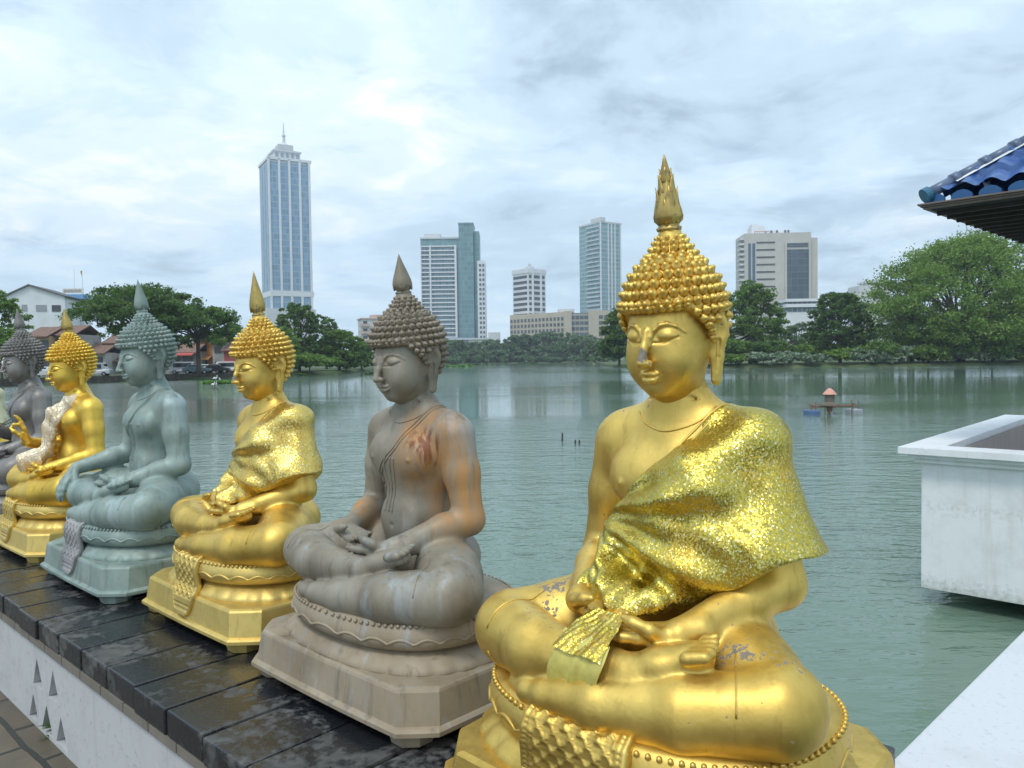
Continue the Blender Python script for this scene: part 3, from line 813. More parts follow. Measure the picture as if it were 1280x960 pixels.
def cord_meshes(body, with_sash, kx=1.0, dy=-.03, zl=0.0):
    bm = bmesh.new(); bm.from_mesh(body); T = BVHTree.FromBMesh(bm); P = []
    def lay(name, pts, r):
        out = []
        for p in pts:
            q = T.find_nearest(Vector(p)); out.append(q[0] + q[1] * .0006)
        P.append((name, tube(out, r, 6, closed=False)))
    def ring(c, ax, a0, a1, r):
        ax = Vector(ax).normalized(); u = ax.cross(Vector((0, 0, 1))).normalized(); v = ax.cross(u); out = []
        for a in np.linspace(R(a0), R(a1), 36):
            d = u * math.cos(a) + v * math.sin(a); h = T.ray_cast(Vector(c), d)
            if h[0] is not None and h[3] < .13: out.append(h[0] + h[1] * .0006)
        if len(out) > 8: P.append(('hem_line', tube(out, r, 6, closed=False)))
    def arc(f, n=40): return [f(i / (n - 1)) for i in range(n)]
    for o in (0, .015):
        lay('robe_line', arc(lambda t: (.105 + o - .21 * t, .02 - .16 * min(1, 2.2 * t), .85 - .265 * t ** 1.1)), .0028)
    lay('neck_line', arc(lambda t: (.085 * math.cos(3.5 + 2.6 * t), .02 + .12 * math.sin(3.5 + 2.6 * t), .838 + .022 * math.sin(3.5 + 2.6 * t))), .0022)
    ring((-.305 * kx, -.176 + dy, .374), (1, -.5, 0), 20, 345, .0019)
    ring((.29 * kx, -.193 + dy, .345 + zl), (1, .5, 0), 60, 345, .0019)
    if with_sash:
        for o in (-.012, .012, .03):
            lay('sash_line', arc(lambda t: (-.01 + o - .02 * math.sin(t * 2), -.12, .70 - .17 * t)), .0032)
    bm.free(); return [mesh_from(n, *g) for n, g in P]
# ================================================================ the setting
WATER = -1.4; GROUND = -.47; BANK = -.75
M_BARK = m_plain('bark', (.10, .075, .055), .9, scale=3, bump=.4)
def px_x(px): return (px - 640) / FPX
SHORE = [(-900, 62), (-300, 74), (-60, 86), (60, 95), (180, 108), (300, 120), (366, 134), (430, 152), (468, 190), (500, 300), (540, 395), (600, 440), (660, 450), (745, 430), (757, 205), (775, 180), (830, 166), (900, 158), (1000, 152), (1130, 150), (1290, 148), (1600, 135), (2400, 120)]
def shore_at(px): return float(np.interp(px, [p[0] for p in SHORE], [p[1] for p in SHORE]))

def build_ground():
    w = MB(); w.add(([(-4000, -60, WATER), (4000, -60, WATER), (4000, 6500, WATER), (-4000, 6500, WATER)], [(0, 1, 2, 3)]))
    o = w.build('lake_water', m_water()); tag(o, 'green rippled lake water reflecting the pale sky and trees', 'water', kind='structure')
    pxs = np.arange(-900, 2401, 12.0); rnd = random.Random(4); V = []; Q = []; m = 6
    for px in pxs:
        Y = shore_at(px) * (1 + .006 * rnd.uniform(-1, 1)); X = px_x(px)
        for f, z in ((-.3, WATER - .5), (0, WATER - .02), (.7, WATER + .35), (2.2, BANK), (60, BANK + .1), (5200, BANK + 1.0)):
            V.append((X * (Y + f), Y + f, z))
    for i in range(len(pxs) - 1):
        for j in range(m - 1): a = i * m + j; Q.append((a, a + m, a + m + 1, a + 1))
    T = NT('lake bank grass'); p = T.n('ShaderNodeNewGeometry').outputs['Position']
    c = T.mix(T.ramp(T.noise(.35, 6, .65, p), [(.4, 0), (.65, 1)]), (.045, .085, .022), (.10, .115, .05))
    b = obj('lake_bank', mesh_from('lake_bank', V, Q), T.end(c, .9)); tag(b, 'low grassy bank running round the lake', 'ground', kind='structure')
build_ground()

# ---------------------------------------------------------------- low wall with coping slabs, walkway
RZ = math.atan2(-.678, .735); ORG = Vector((-.31, 2.467, 0))
E_ = Vector((.735, -.678, 0)); B_ = Vector((.678, .735, 0))
def loc(x, y, z=0): return ORG + E_ * x + B_ * y + Vector((0, 0, z))

def build_wall():
    w = thing('low_wall', 'white plastered low wall capped with wet black stone slabs, carrying the row of seated statues', 'wall', ORG, RZ)
    X0, X1 = -9.2, 1.42; yf = -.660
    mw = m_white('white plaster', (.52, .525, .53), (.30, .30, .29), .8)
    body = MB()
    tris = [[(-1.60, -.179), (-1.655, -.298), (-1.525, -.298)], [(-1.405, -.180), (-1.464, -.297), (-1.332, -.297)],
            [(-1.662, -.342), (-1.722, -.452), (-1.597, -.452)], [(-1.495, -.340), (-1.560, -.452), (-1.425, -.452)], [(-1.327, -.338), (-1.388, -.450), (-1.255, -.450)]]
    bm = bmesh.new(); ed = []
    def loop(pts):
        vs = [bm.verts.new((x, yf, z)) for x, z in pts]
        for i in range(len(vs)): ed.append(bm.edges.new((vs[i], vs[(i + 1) % len(vs)])))
    loop([(X0, -.62), (X1, -.62), (X1, -.116), (X0, -.116)])
    for t in tris: loop(t)
    bmesh.ops.triangle_fill(bm, edges=ed, use_beauty=True, normal=(0, -1, 0))
    for t in tris:
        f = [bm.verts.new((x, yf, z)) for x, z in t]; k = [bm.verts.new((x, yf + .16, z)) for x, z in t]
        for i in range(3): bm.faces.new((f[i], f[(i + 1) % 3], k[(i + 1) % 3], k[i]))
        bm.faces.new(k)
    bmesh.ops.remove_doubles(bm, verts=bm.verts, dist=1e-4); bmesh.ops.recalc_face_normals(bm, faces=bm.faces)
    v = [bm.verts.new(p) for p in ((X0, yf, -.62), (X1, yf, -.62), (X1, .46, -1.9), (X0, .46, -1.9), (X0, .46, -.116), (X1, .46, -.116))]
    bm.faces.new((v[2], v[3], v[4], v[5])); v2 = [bm.verts.new(p) for p in ((X1, yf, -.62), (X1, .46, -1.9), (X1, .46, -.116), (X1, yf, -.116))]; bm.faces.new(v2)
    me = bpy.data.meshes.new('wall_body'); bm.to_mesh(me); bm.free()
    obj('wall_body', me, mw, w)
    c = MB(); rnd = random.Random(2); x = X0
    T = NT('brown tile course'); cc = T.mix(T.noise(14, 5), (.13, .11, .09), (.24, .215, .18))
    mt = T.end(cc, .7)
    mort = MB(); mort.box(X0, X1, -.668, .458, -.115, -.0815); mort.build('mortar_bed', m_plain('mortar', (.10, .095, .09), .9), w)
    while x < X1 - .2:
        c.box(x + .003, x + .19, -.6755, -.64, -.113, -.0825); x += .194
    c.build('tile_course', mt, w)
    ms = m_slab(); P = .235; k0 = int((X0 - .131) / P)
    for k in range(k0, int((X1 - .131) / P)):
        a = .131 + k * P; s = MB(); j = rnd.uniform(-.008, .006)
        s.box(a + .0045, a + P - .0045, -.678 + j, .472 + j, -.0805, rnd.uniform(-.004, .0))
        s.build('coping_slab', ms, w, bevel=.007)
    # small weed growing out of one of the openings
    wd = MB()
    for i in range(9):
        a = Vector((-1.50 + rnd.uniform(-.03, .04), -.60, -.445)); dr = Vector((rnd.uniform(-.05, .03), rnd.uniform(-.10, -.05), rnd.uniform(-.05, .04))); s = Vector((.010, .0, .006))
        wd.add(([a, a + dr * .5 + s, a + dr, a + dr * .5 - s], [(0, 1, 2, 3)]))
    o = wd.build('weed', m_leaf('weed leaves', (.10, .20, .02), (.20, .32, .05)), loc=ORG, rotz=RZ); tag(o, 'small green weed growing out of a triangular opening in the white wall', 'plant')
    # walkway of stone setts
    T = NT('stone setts'); co = T.map((1, 1, 1), rot=(0, 0, -RZ), src=T.n('ShaderNodeNewGeometry').outputs['Position'])
    wob = T.noise(3, 3, .5, co, out='Color'); co2 = T.mix(.04, co, wob)
    br = T.n('ShaderNodeTexBrick'); T.put(br.inputs['Vector'], co2); br.inputs['Scale'].default_value = 1; br.inputs['Brick Width'].default_value = .34; br.inputs['Row Height'].default_value = .17; br.inputs['Mortar Size'].default_value = .012; br.inputs['Mortar Smooth'].default_value = .3; br.inputs['Bias'].default_value = 0
    br.inputs['Color1'].default_value = (.175, .135, .090, 1); br.inputs['Color2'].default_value = (.12, .094, .066, 1); br.inputs['Mortar'].default_value = (.030, .030, .024, 1)
    n = T.noise(9, 6, .65, co); c = T.mix(T.ramp(n, [(.35, .5), (.7, 0)]), br.outputs['Color'], (.04, .042, .03))
    mg = T.end(c, T.math('ADD', T.math('MULTIPLY', n, .4), .35), 0, T.bump(T.math('ADD', T.math('MULTIPLY', br.outputs['Fac'], -1.0), T.math('MULTIPLY', n, .5)), .5, .012))
    g = MB(); g.add(([(-9.5, -8, GROUND), (4.5, -8, GROUND), (4.5, -.650, GROUND), (-9.5, -.650, GROUND)], [(0, 1, 2, 3)]))
    o = g.build('walkway', mg, loc=ORG, rotz=RZ); tag(o, 'walkway of worn brown stone setts in front of the white wall', 'pavement', kind='structure')
build_wall()

# ---------------------------------------------------------------- pavilion terrace, near parapet, tiled roof
def build_pavilion():
    C0 = at(1152, 600, 7.3); C0.z = 0
    mw = m_white('terrace white paint', (.76, .78, .79), (.45, .43, .39), .50)
    T = NT('terrace wall paint'); z = T.sep()[2]; n = T.noise(2.4, 7, .65); n2 = T.noise(22, 5, .65)
    c = T.mix(T.ramp(n, [(.46, 0), (.75, .5)]), (.76, .78, .79), (.50, .49, .46))
    c = T.mix(T.ramp(T.noise(1, 6, .65, T.map((10, 10, .6))), [(.54, 0), (.80, .42)]), c, (.46, .44, .39))
    sm = T.math('SUBTRACT', 1.0, T.math('MULTIPLY', T.math('ABSOLUTE', T.math('ADD', z, .46)), 9.0), clamp=True)
    c = T.mix(T.math('MULTIPLY', sm, T.ramp(n2, [(.46, 0), (.66, .5)])), c, (.44, .41, .37))
    al = T.math('ADD', T.math('MULTIPLY', T.math('SUBTRACT', -.95, z), 2.6, clamp=True), T.math('MULTIPLY', T.math('SUBTRACT', n2, .5), 1.2))
    c = T.mix(T.ramp(al, [(.40, 0), (.90, .6)]), c, (.24, .26, .18))
    mwall = T.end(c, .65, 0, T.bump(T.math('ADD', n2, T.math('MULTIPLY', sm, -.4)), .2, .01))
    t = thing('lake_terrace', 'white walled terrace with a moulded rim standing over the green water at the right', 'terrace', C0, RZ)
    S = 4.6; ti = .17
    b = MB(); b.box(0, S, 0, ti, -1.235, -.035); b.box(0, ti, ti, S, -1.235, -.035); b.box(S - ti, S, ti, S, -1.235, -.035); b.box(ti, S - ti, S - ti, S, -1.235, -.035)
    b.box(ti, S - ti, ti, S - ti, -1.235, -.75); b.build('parapet_wall', mwall, t)
    def rim(o, z0, z1, name, inn=ti):
        m = MB(); m.box(-o, S + o, -o, inn, z0, z1); m.box(-o, inn, inn, S - inn, z0, z1); m.box(S - inn, S + o, inn, S - inn, z0, z1); m.box(-o, S + o, S - inn, S + o, z0, z1)
        m.build(name, mw, t, bevel=.004)
    rim(.05, -.034, .012, 'lower_moulding', ti - .004); rim(.10, .013, .052, 'upper_moulding', ti - .004); rim(.165, .053, .118, 'rim', ti)
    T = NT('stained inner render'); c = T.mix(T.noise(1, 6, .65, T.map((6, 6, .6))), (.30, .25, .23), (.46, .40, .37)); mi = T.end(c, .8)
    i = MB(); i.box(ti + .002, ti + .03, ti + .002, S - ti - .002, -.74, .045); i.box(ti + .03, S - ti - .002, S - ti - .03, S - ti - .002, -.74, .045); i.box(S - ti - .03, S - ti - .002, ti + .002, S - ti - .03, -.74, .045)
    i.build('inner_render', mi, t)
    p = MB(); p.box(.9, S - .9, .9, S - .9, -2.2, -1.236); p.build('pier', m_plain('dark wet concrete', (.05, .055, .05), .8), t)
    # roof and its post
    r = thing('pavilion_roof', 'corner of a blue glazed tile roof with dark timber eaves above the terrace', 'roof', at(1170, 259, 7.0), RZ - R(4))
    z0 = r.location.z; r.location.z = 0
    W = 4.4; pit = math.tan(R(37)); mt = None
    T = NT('blue glazed tile'); n = T.noise(12, 5); c = T.mix(T.ramp(n, [(.3, 0), (.7, 1)]), (.022, .075, .26), (.075, .16, .36)); c = T.mix(T.ramp(T.noise(3, 4), [(.5, 0), (.75, .45)]), c, (.16, .22, .34))
    mt = T.end(c, .32, 0, T.bump(n, .15, .01), Coat_Weight=.2)
    md = m_plain('dark blue tile ends', (.018, .090, .235), .3)
    mwood = m_plain('dark eaves timber', (.045, .038, .034), .75, scale=8); mwood2 = m_plain('grey weathered board', (.16, .13, .11), .8, scale=8)
    def face(flip):
        V = []; Q = []; nu = 360; nc = 9; step = .27; rows = []
        for c_ in range(nc):
            for e in (0, 1):
                rows.append((c_ * step * .8 + (0 if e == 0 else step * .8),   .060 if e == 0 else .004))
        for d, lift in rows:
            row = []
            for i in range(nu + 1):
                u = W * i / nu; w = .5 + .5 * math.cos(2 * math.pi * u / .22); w = w ** .8
                x = min(max(u, d), W - d); z = z0 + .075 + d * pit + (lift + .052 * w) * (1 if abs(x - u) < 1e-6 else .2)
                row.append((x, d - .03, z))
            rows_i = len(V); V += row
        for k in range(len(rows) - 1):
            for i in range(nu): a = k * (nu + 1) + i; Q.append((a, a + 1, a + nu + 2, a + nu + 1))
        if flip: V = [(y, x, z) for x, y, z in V]; Q = [q[::-1] for q in Q]
        return V, Q
    m = MB(); m.add(face(False)); m.build('tile_slope', mt, r)
    m = MB(); m.add(face(True)); m.build('tile_slope', mt, r)
    for fl in (0, 1):
        ends = MB(); k = 0
        while k * .22 < W - .1:
            u = k * .22; poly = [(u + .088 * math.cos(a), .070 + .050 * math.sin(a) - .012 * abs(math.cos(a))) for a in np.linspace(0, 2 * math.pi, 14)[:-1]]
            pts = [(x, -.045, z0 + z) for x, z in poly] + [(x, -.020, z0 + z) for x, z in poly]; n_ = len(poly)
            f = [tuple(range(n_)), tuple(range(n_, 2 * n_))[::-1]] + [(i, n_ + i, n_ + (i + 1) % n_, (i + 1) % n_) for i in range(n_)]
            if fl: pts = [(y, x, z) for x, y, z in pts]; f = [q[::-1] for q in f]
            ends.add((pts, f)); k += 1
        ends.build('tile_ends', md, r)
    hip = MB(); a = Vector((-.055, -.055, z0 + .115)); L = 2.1; st = .30
    dv = Vector((1, 1, pit * 1.0)).normalized()
    s = 0
    while s < L * 1.6:
        hip.bar(a + dv * s, a + dv * (s + st), .052, .048, 12); hip.bar(a + dv * (s + st - .05), a + dv * (s + st + .015), .062, .062, 12); s += st
    hip.build('hip_ridge', m_plain('grey blue ridge tile', (.10, .14, .22), .3, scale=8), r, smooth=True)
    cap = MB(); cap.bar(a - dv * .035, a + dv * .02, .070, .070, 18); cap.build('hip_cap', m_plain('teal ridge cap', (.025, .13, .22), .3), r)
    fl = MB()
    for i in range(20):
        s0 = .25 + i * .15; c_ = a + dv * s0; n2 = Vector((1, -1, 0)).normalized()
        fl.add(([c_ + n2 * .045 + Vector((0, 0, -.004)), c_ + n2 * .085 + Vector((0, 0, -.022)), c_ + dv * .15 + n2 * .085 + Vector((0, 0, -.022)), c_ + dv * .15 + n2 * .045 + Vector((0, 0, -.004))], [(0, 1, 2, 3)]))
    fl.build('flashing', m_plain('pale flashing', (.75, .76, .75), .4), r)
    fa = MB()
    for (o, z_, h) in ((.0, .030, .016), (.02, .012, .014), (.036, -.004, .014)):
        fa.box(-.12 + o, W, -.12 + o, -.05 + o, z0 + z_ - h, z0 + z_); fa.box(-.12 + o, -.05 + o, -.05 + o, W, z0 + z_ - h, z0 + z_)
    fa.build('eaves_board', mwood2, r, bevel=.004)
    so = MB(); so.add(([(-.04, -.04, z0 - .02), (W, -.04, z0 - .02), (W, W, z0 - .02 + 0), (-.04, W, z0 - .02)], [(0, 3, 2, 1)])); so.add(([(-.04, -.04, z0 - .012), (W, -.04, z0 - .012), (W, W, z0 - .012), (-.04, W, z0 - .012)], [(0, 1, 2, 3)]))
    so.build('soffit', m_plain('black soffit', (.012, .011, .012), .8), r)
    for i in range(15):
        rf = MB(); y = .12 + i * .27; rf.box(-.03, 1.6, y, y + .028, z0 - .058, z0 - .021); rf.build('rafter', mwood, r)
    pb = MB(); pb.box(1.05, 1.25, 1.05, 1.25, -.74, z0 - .06); pb.box(1.02, W - .1, 1.02, 1.28, z0 - .10, z0 - .059); pb.build('post', m_plain('white post', (.7, .7, .68), .6), r)
    # near parapet at the lower right
    
    def flat(px, py, z):
        d = at(px, py, 1.0) - Vector((0, 0, EYE)); k = (z - EYE) / d.z; return Vector((0, 0, EYE)) + d * k
    a = flat(1105, 960, -.3); b = flat(1280, 787, -.3); u = (b - a).normalized(); a = a - u * .44
    b = a + u * 2.2; rgt = Vector((u.y, -u.x, 0))
    pl = [a, a + rgt * 1.7, b + rgt * 1.7, b]
    m = MB(); m.prism([(p.x, p.y) for p in pl], -1.9, -.3)
    o = m.build('bridge_parapet', m_white('bright white ledge', (.60, .615, .63), (.36, .37, .36), .75, False), bevel=.012); tag(o, 'broad white painted parapet top crossing the lower right corner', 'parapet')
build_pavilion()

# ---------------------------------------------------------------- trees and shrubs
def crown_mesh(name, lobes, nleaf, leaf, seed, clump=.145, gaps=.0):
    """leaf-sized faces gathered in clumps through the lobes; unit is one metre"""
    rg = np.random.default_rng(seed); V = []; per = 46
    tot = sum(l[3] * l[4] * l[5] for l in lobes) ; P = []
    w = np.array([(l[3] * l[4] + l[4] * l[5] + l[3] * l[5]) for l in lobes]); w = w / w.sum()
    ncl = max(1, nleaf // per)
    for li, l in enumerate(lobes):
        k = max(2, int(ncl * w[li])); d = rg.normal(size=(k, 3)); d /= np.linalg.norm(d, axis=1)[:, None]
        d[:, 2] = np.where(d[:, 2] < -.35, -d[:, 2], d[:, 2])
        r = rg.uniform(.40, 1.0, (k, 1)) ** .6
        P.append(np.array(l[:3]) + d * r * np.array(l[3:6]))
    P = np.concatenate(P); size = clump * np.mean([l[3] for l in lobes])
    cs = rg.uniform(.65, 1.35, (len(P), 1)) * size
    C = np.repeat(P, per, 0) + rg.normal(size=(len(P) * per, 3)) * np.repeat(cs, per, 0) * np.array((1, 1, .55))
    n = len(C); nr = rg.normal(size=(n, 3)) + np.array((0, 0, .9)); nr /= np.linalg.norm(nr, axis=1)[:, None]
    t = np.cross(nr, rg.normal(size=(n, 3))); t /= np.linalg.norm(t, axis=1)[:, None]; b = np.cross(nr, t)
    s = leaf * rg.uniform(.6, 1.3, (n, 1))
    Vv = np.stack([C - t * s, C + b * s * .55 + nr * s * .1, C + t * s, C - b * s * .55 + nr * s * .1], 1).reshape(-1, 3)
    return mesh_from(name, Vv, np.arange(n * 4).reshape(-1, 4), False)
def limb_mesh(name, H, tr, lobes, seed, fork=.35):
    rnd = random.Random(seed); m = MB()
    top = Vector((rnd.uniform(-.3, .3), rnd.uniform(-.3, .3), H * fork)); m.bar((0, 0, -.3), top * .5, tr * 1.25, tr, 9); m.bar(top * .5, top, tr, tr * .85, 9)
    for l in lobes:
        c = Vector(l[:3]); mid = top.lerp(c, .5) + Vector((rnd.uniform(-.4, .4), rnd.uniform(-.4, .4), rnd.uniform(-.2, .6)))
        m.bar(top, mid, tr * .55, tr * .33, 6); m.bar(mid, c, tr * .33, tr * .12, 6)
        for q in range(4):
            e = c + Vector((rnd.uniform(-1, 1) * l[3], rnd.uniform(-1, 1) * l[4], rnd.uniform(-.1, .8) * l[5])) * .75
            m.bar(mid.lerp(c, .6), e, tr * .16, tr * .04, 5)
    return m.mesh(name, True)
def lobes_of(kind, H, Wd, seed):
    rnd = random.Random(seed); L = []
    if kind == 'umbrella':
        for i in range(17):
            a = i * 2.4 + rnd.uniform(-.2, .2); f = math.sqrt((i + .3) / 17); r = Wd * .5 * f * .84
            L.append((r * math.cos(a), r * math.sin(a), H * (.80 - .24 * f * f) + rnd.uniform(-.05, .04) * H, Wd * .17, Wd * .17, H * .15))
        for i in range(7):
            a = i * .9 + rnd.uniform(-.3, .3); r = Wd * rnd.uniform(.22, .42); L.append((r * math.cos(a), r * math.sin(a), H * rnd.uniform(.40, .54), Wd * .13, Wd * .13, H * .10))
    elif kind == 'dome':
        for i in range(26):
            a = i * 2.4 + rnd.uniform(-.2, .2); f = math.sqrt((i + .3) / 26); r = Wd * .5 * f * .80
            L.append((r * math.cos(a), r * math.sin(a), H * (.84 - .52 * f ** 2.4) + rnd.uniform(-.05, .03) * H, Wd * .165, Wd * .165, H * .15))
        for q, (zz, rr) in enumerate(((.30, .38), (.16, .36), (.10, .22))):
            for i in range(9):
                a = i * .7 + q * .3; r = Wd * rr * rnd.uniform(.85, 1.1); L.append((r * math.cos(a), r * math.sin(a), H * zz * rnd.uniform(.8, 1.3), Wd * .15, Wd * .15, H * .13))
    elif kind == 'tall':
        for i in range(16):
            f = i / 15; r = Wd * .22 * math.sin(math.pi * (.22 + .68 * f)); a = i * 2.4
            L.append((r * math.cos(a), r * math.sin(a), H * (.14 + .74 * f), Wd * (.30 - .13 * f), Wd * (.30 - .13 * f), H * .12))
    else:                                                     # bush
        for i in range(9):
            a = i * 2.4; r = Wd * .5 * math.sqrt((i + .3) / 9) * .75
            L.append((r * math.cos(a), r * math.sin(a), H * rnd.uniform(.34, .62), Wd * .24, Wd * .24, H * .36))
    return L
LEAF = {'dark': m_leaf('dark green leaves', (.068, .135, .030), (.165, .265, .060)), 'mid': m_leaf('mid green leaves', (.092, .180, .036), (.235, .36, .072)),
        'light': m_leaf('yellow green leaves', (.105, .205, .036), (.30, .42, .085)), 'pale': m_leaf('pale silvery leaves', (.13, .20, .11), (.34, .42, .30), .15, 1.6),
        'far': m_leaf('haze tinted leaves', (.095, .165, .090), (.20, .29, .14))}  # far leaves: distance haze put into a paler, bluer leaf colour
SEED = [10]
def tree(name, label, px, Y, top, wpx, kind, leafm, nleaf, cat='tree', group=None, base=None, leaf=None, rz=0, fork=.35):
    SEED[0] += 1; s = SEED[0]; b = at(px, 450, Y); zb = BANK if base is None else base
    H = at(px, top, Y).z - zb; Wd = wpx * Y / FPX; L = lobes_of(kind, H, Wd, s); lf = leaf or max(.10, Y / FPX * 1.9); nleaf = int(nleaf * 1.7)
    t = thing(name, label, cat, (b.x, b.y, zb), rz, group)
    obj('crown', crown_mesh('crown', L, nleaf, lf, s), LEAF[leafm], t)
    obj('trunk' if cat == 'tree' else 'stems', limb_mesh('trunk', H, max(.05, Wd * (.022 if cat == 'tree' else .01)), L, s, fork), M_BARK, t)
    return t
def build_trees():
    tree('rain_tree', 'spreading dark rain tree overhanging the left shore behind the grey green statue', 176, 108, 347, 158, 'umbrella', 'dark', 15000, fork=.45)
    tree('rain_tree', 'lower dark spreading tree overhanging the orange shophouse and the parked cars', 248, 112, 376, 120, 'umbrella', 'dark', 9000, fork=.5)
    tree('broadleaf_tree', 'ragged tree at the left edge in front of the white gabled building', -8, 92, 352, 78, 'umbrella', 'mid', 5000)
    tree('broadleaf_tree', 'low bushy tree at the left edge, beneath the ragged tree', 2, 88, 402, 64, 'bush', 'mid', 4200)
    tree('broadleaf_tree', 'tall dark tree rising in front of the foot of the tallest tower', 374, 150, 374, 74, 'dome', 'dark', 9000)
    tree('broadleaf_tree', 'olive green tree right beside the head of the gold statue in a shawl', 352, 141, 408, 66, 'dome', 'light', 6000)
    tree('broadleaf_tree', 'round mid green tree at the tip of the left bank', 424, 156, 410, 76, 'dome', 'mid', 8000)
    tree('broadleaf_tree', 'small tree closing the left bank beside the pinkish apartment block', 452, 176, 424, 46, 'dome', 'mid', 4000)
    tree('broadleaf_tree', 'dark tree half hidden behind the round tree on the left bank', 408, 185, 396, 62, 'dome', 'dark', 5000)
    for px, Y, top, w, m, lab in ((386, 139, 443, 66, 'mid', 'rounded bush hanging over the water on the left bank'), (352, 133, 447, 30, 'dark', 'dark little bush low on the left bank beside the gold statue')):
        tree('waterside_bush', lab, px, Y, top, w, 'bush', m, 3200, 'bush')
    tree('evergreen_tree', 'tall dense vine covered tree standing at the water beside the gold face', 774, 186, 386, 56, 'tall', 'dark', 11000, fork=.6)
    tree('broadleaf_tree', 'airy tree with layered branches in front of the beige slab tower', 938, 172, 350, 96, 'dome', 'mid', 14000)
    tree('broadleaf_tree', 'dense dark round tree between the beige tower and the great rain tree', 1050, 166, 363, 88, 'dome', 'dark', 15000)
    tree('rain_tree', 'great domed rain tree filling the right bank below the blue roof', 1200, 160, 290, 232, 'dome', 'light', 46000, fork=.25)
    tree('rain_tree', 'broad tree at the right edge of the photo behind the great rain tree', 1330, 172, 322, 200, 'dome', 'mid', 16000)
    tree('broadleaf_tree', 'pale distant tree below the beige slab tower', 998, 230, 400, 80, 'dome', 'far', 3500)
    for px, Y, top, w, m, lab in ((905, 164, 420, 70, 'mid', 'bush beside the ear of the foremost gold statue'), (962, 162, 424, 66, 'dark', 'dark bush under the airy layered tree'), (1006, 165, 428, 60, 'light', 'yellow green bush left of the dense dark tree'),
                                  (1100, 156, 424, 70, 'mid', 'bush at the foot of the dense dark tree'), (1160, 155, 430, 90, 'light', 'wide bush under the left part of the great rain tree'), (1240, 154, 426, 90, 'dark', 'shaded bush under the right part of the great rain tree'), (868, 168, 424, 70, 'mid', 'bush half hidden behind the foremost gold face')):
        tree('bank_bush', lab, px, Y, top, w, 'bush', m, 4500, 'bush')
    rnd = random.Random(8)
    for i in range(17):
        px = 806 + i * 30 + rnd.uniform(-6, 6); px = px if px < 1290 else 1288
        tree('pale_shrub', 'pale silvery green shrub in the low row along the right water edge', px, shore_at(px) + 2.0 + rnd.uniform(0, 1.2), 439 + rnd.uniform(-3, 5) - (4 if px > 1040 else 0), 40 + rnd.uniform(-6, 12), 'bush', 'pale' if i % 4 != 0 else 'light', 1500, 'shrub', 'low shrubs along the right bank', base=WATER + .3)
    # far shore
    xs = [(498, 418), (522, 422), (548, 426), (566, 424), (584, 428), (603, 427), (622, 424), (644, 420), (662, 416), (682, 413), (702, 416), (721, 418), (738, 420), (754, 422), (632, 430), (690, 428), (590, 434)]
    for i, (px, top) in enumerate(xs):
        Y = shore_at(px) + (6 if i > 13 else 18) + rnd.uniform(0, 14)
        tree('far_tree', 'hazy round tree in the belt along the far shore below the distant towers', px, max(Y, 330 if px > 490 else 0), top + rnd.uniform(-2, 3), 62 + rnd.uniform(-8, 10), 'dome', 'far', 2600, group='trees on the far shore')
    for i in range(9):
        px = 535 + i * 27
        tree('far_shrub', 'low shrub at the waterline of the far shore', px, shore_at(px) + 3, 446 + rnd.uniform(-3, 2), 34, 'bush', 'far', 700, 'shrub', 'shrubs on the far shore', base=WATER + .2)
build_trees()

# ---------------------------------------------------------------- the towers across the lake
def site(pxl, pxr, Y): a, b = at(pxl, 450, Y), at(pxr, 450, Y); return (a + b) / 2, (b - a).length
def zt(py, Y, px=640): return at(px, py, Y).z
def bld(name, label, px, Y, rot): b = at(px, 450, Y); return thing(name, label, 'tower' if 'tower' in name else 'building', (b.x, b.y, BANK), rot)
M_CONC = m_plain('pale concrete', (.60, .61, .62), .7, var=.06, scale=.2); M_WHITE = m_plain('tower white', (.72, .73, .75), .6, var=.05, scale=.2); M_BEIGE = m_plain('beige stone cladding', (.51, .485, .44), .75, var=.07, scale=.2); M_CREAM = m_plain('cream render', (.50, .44, .35), .8, var=.06, scale=.2)

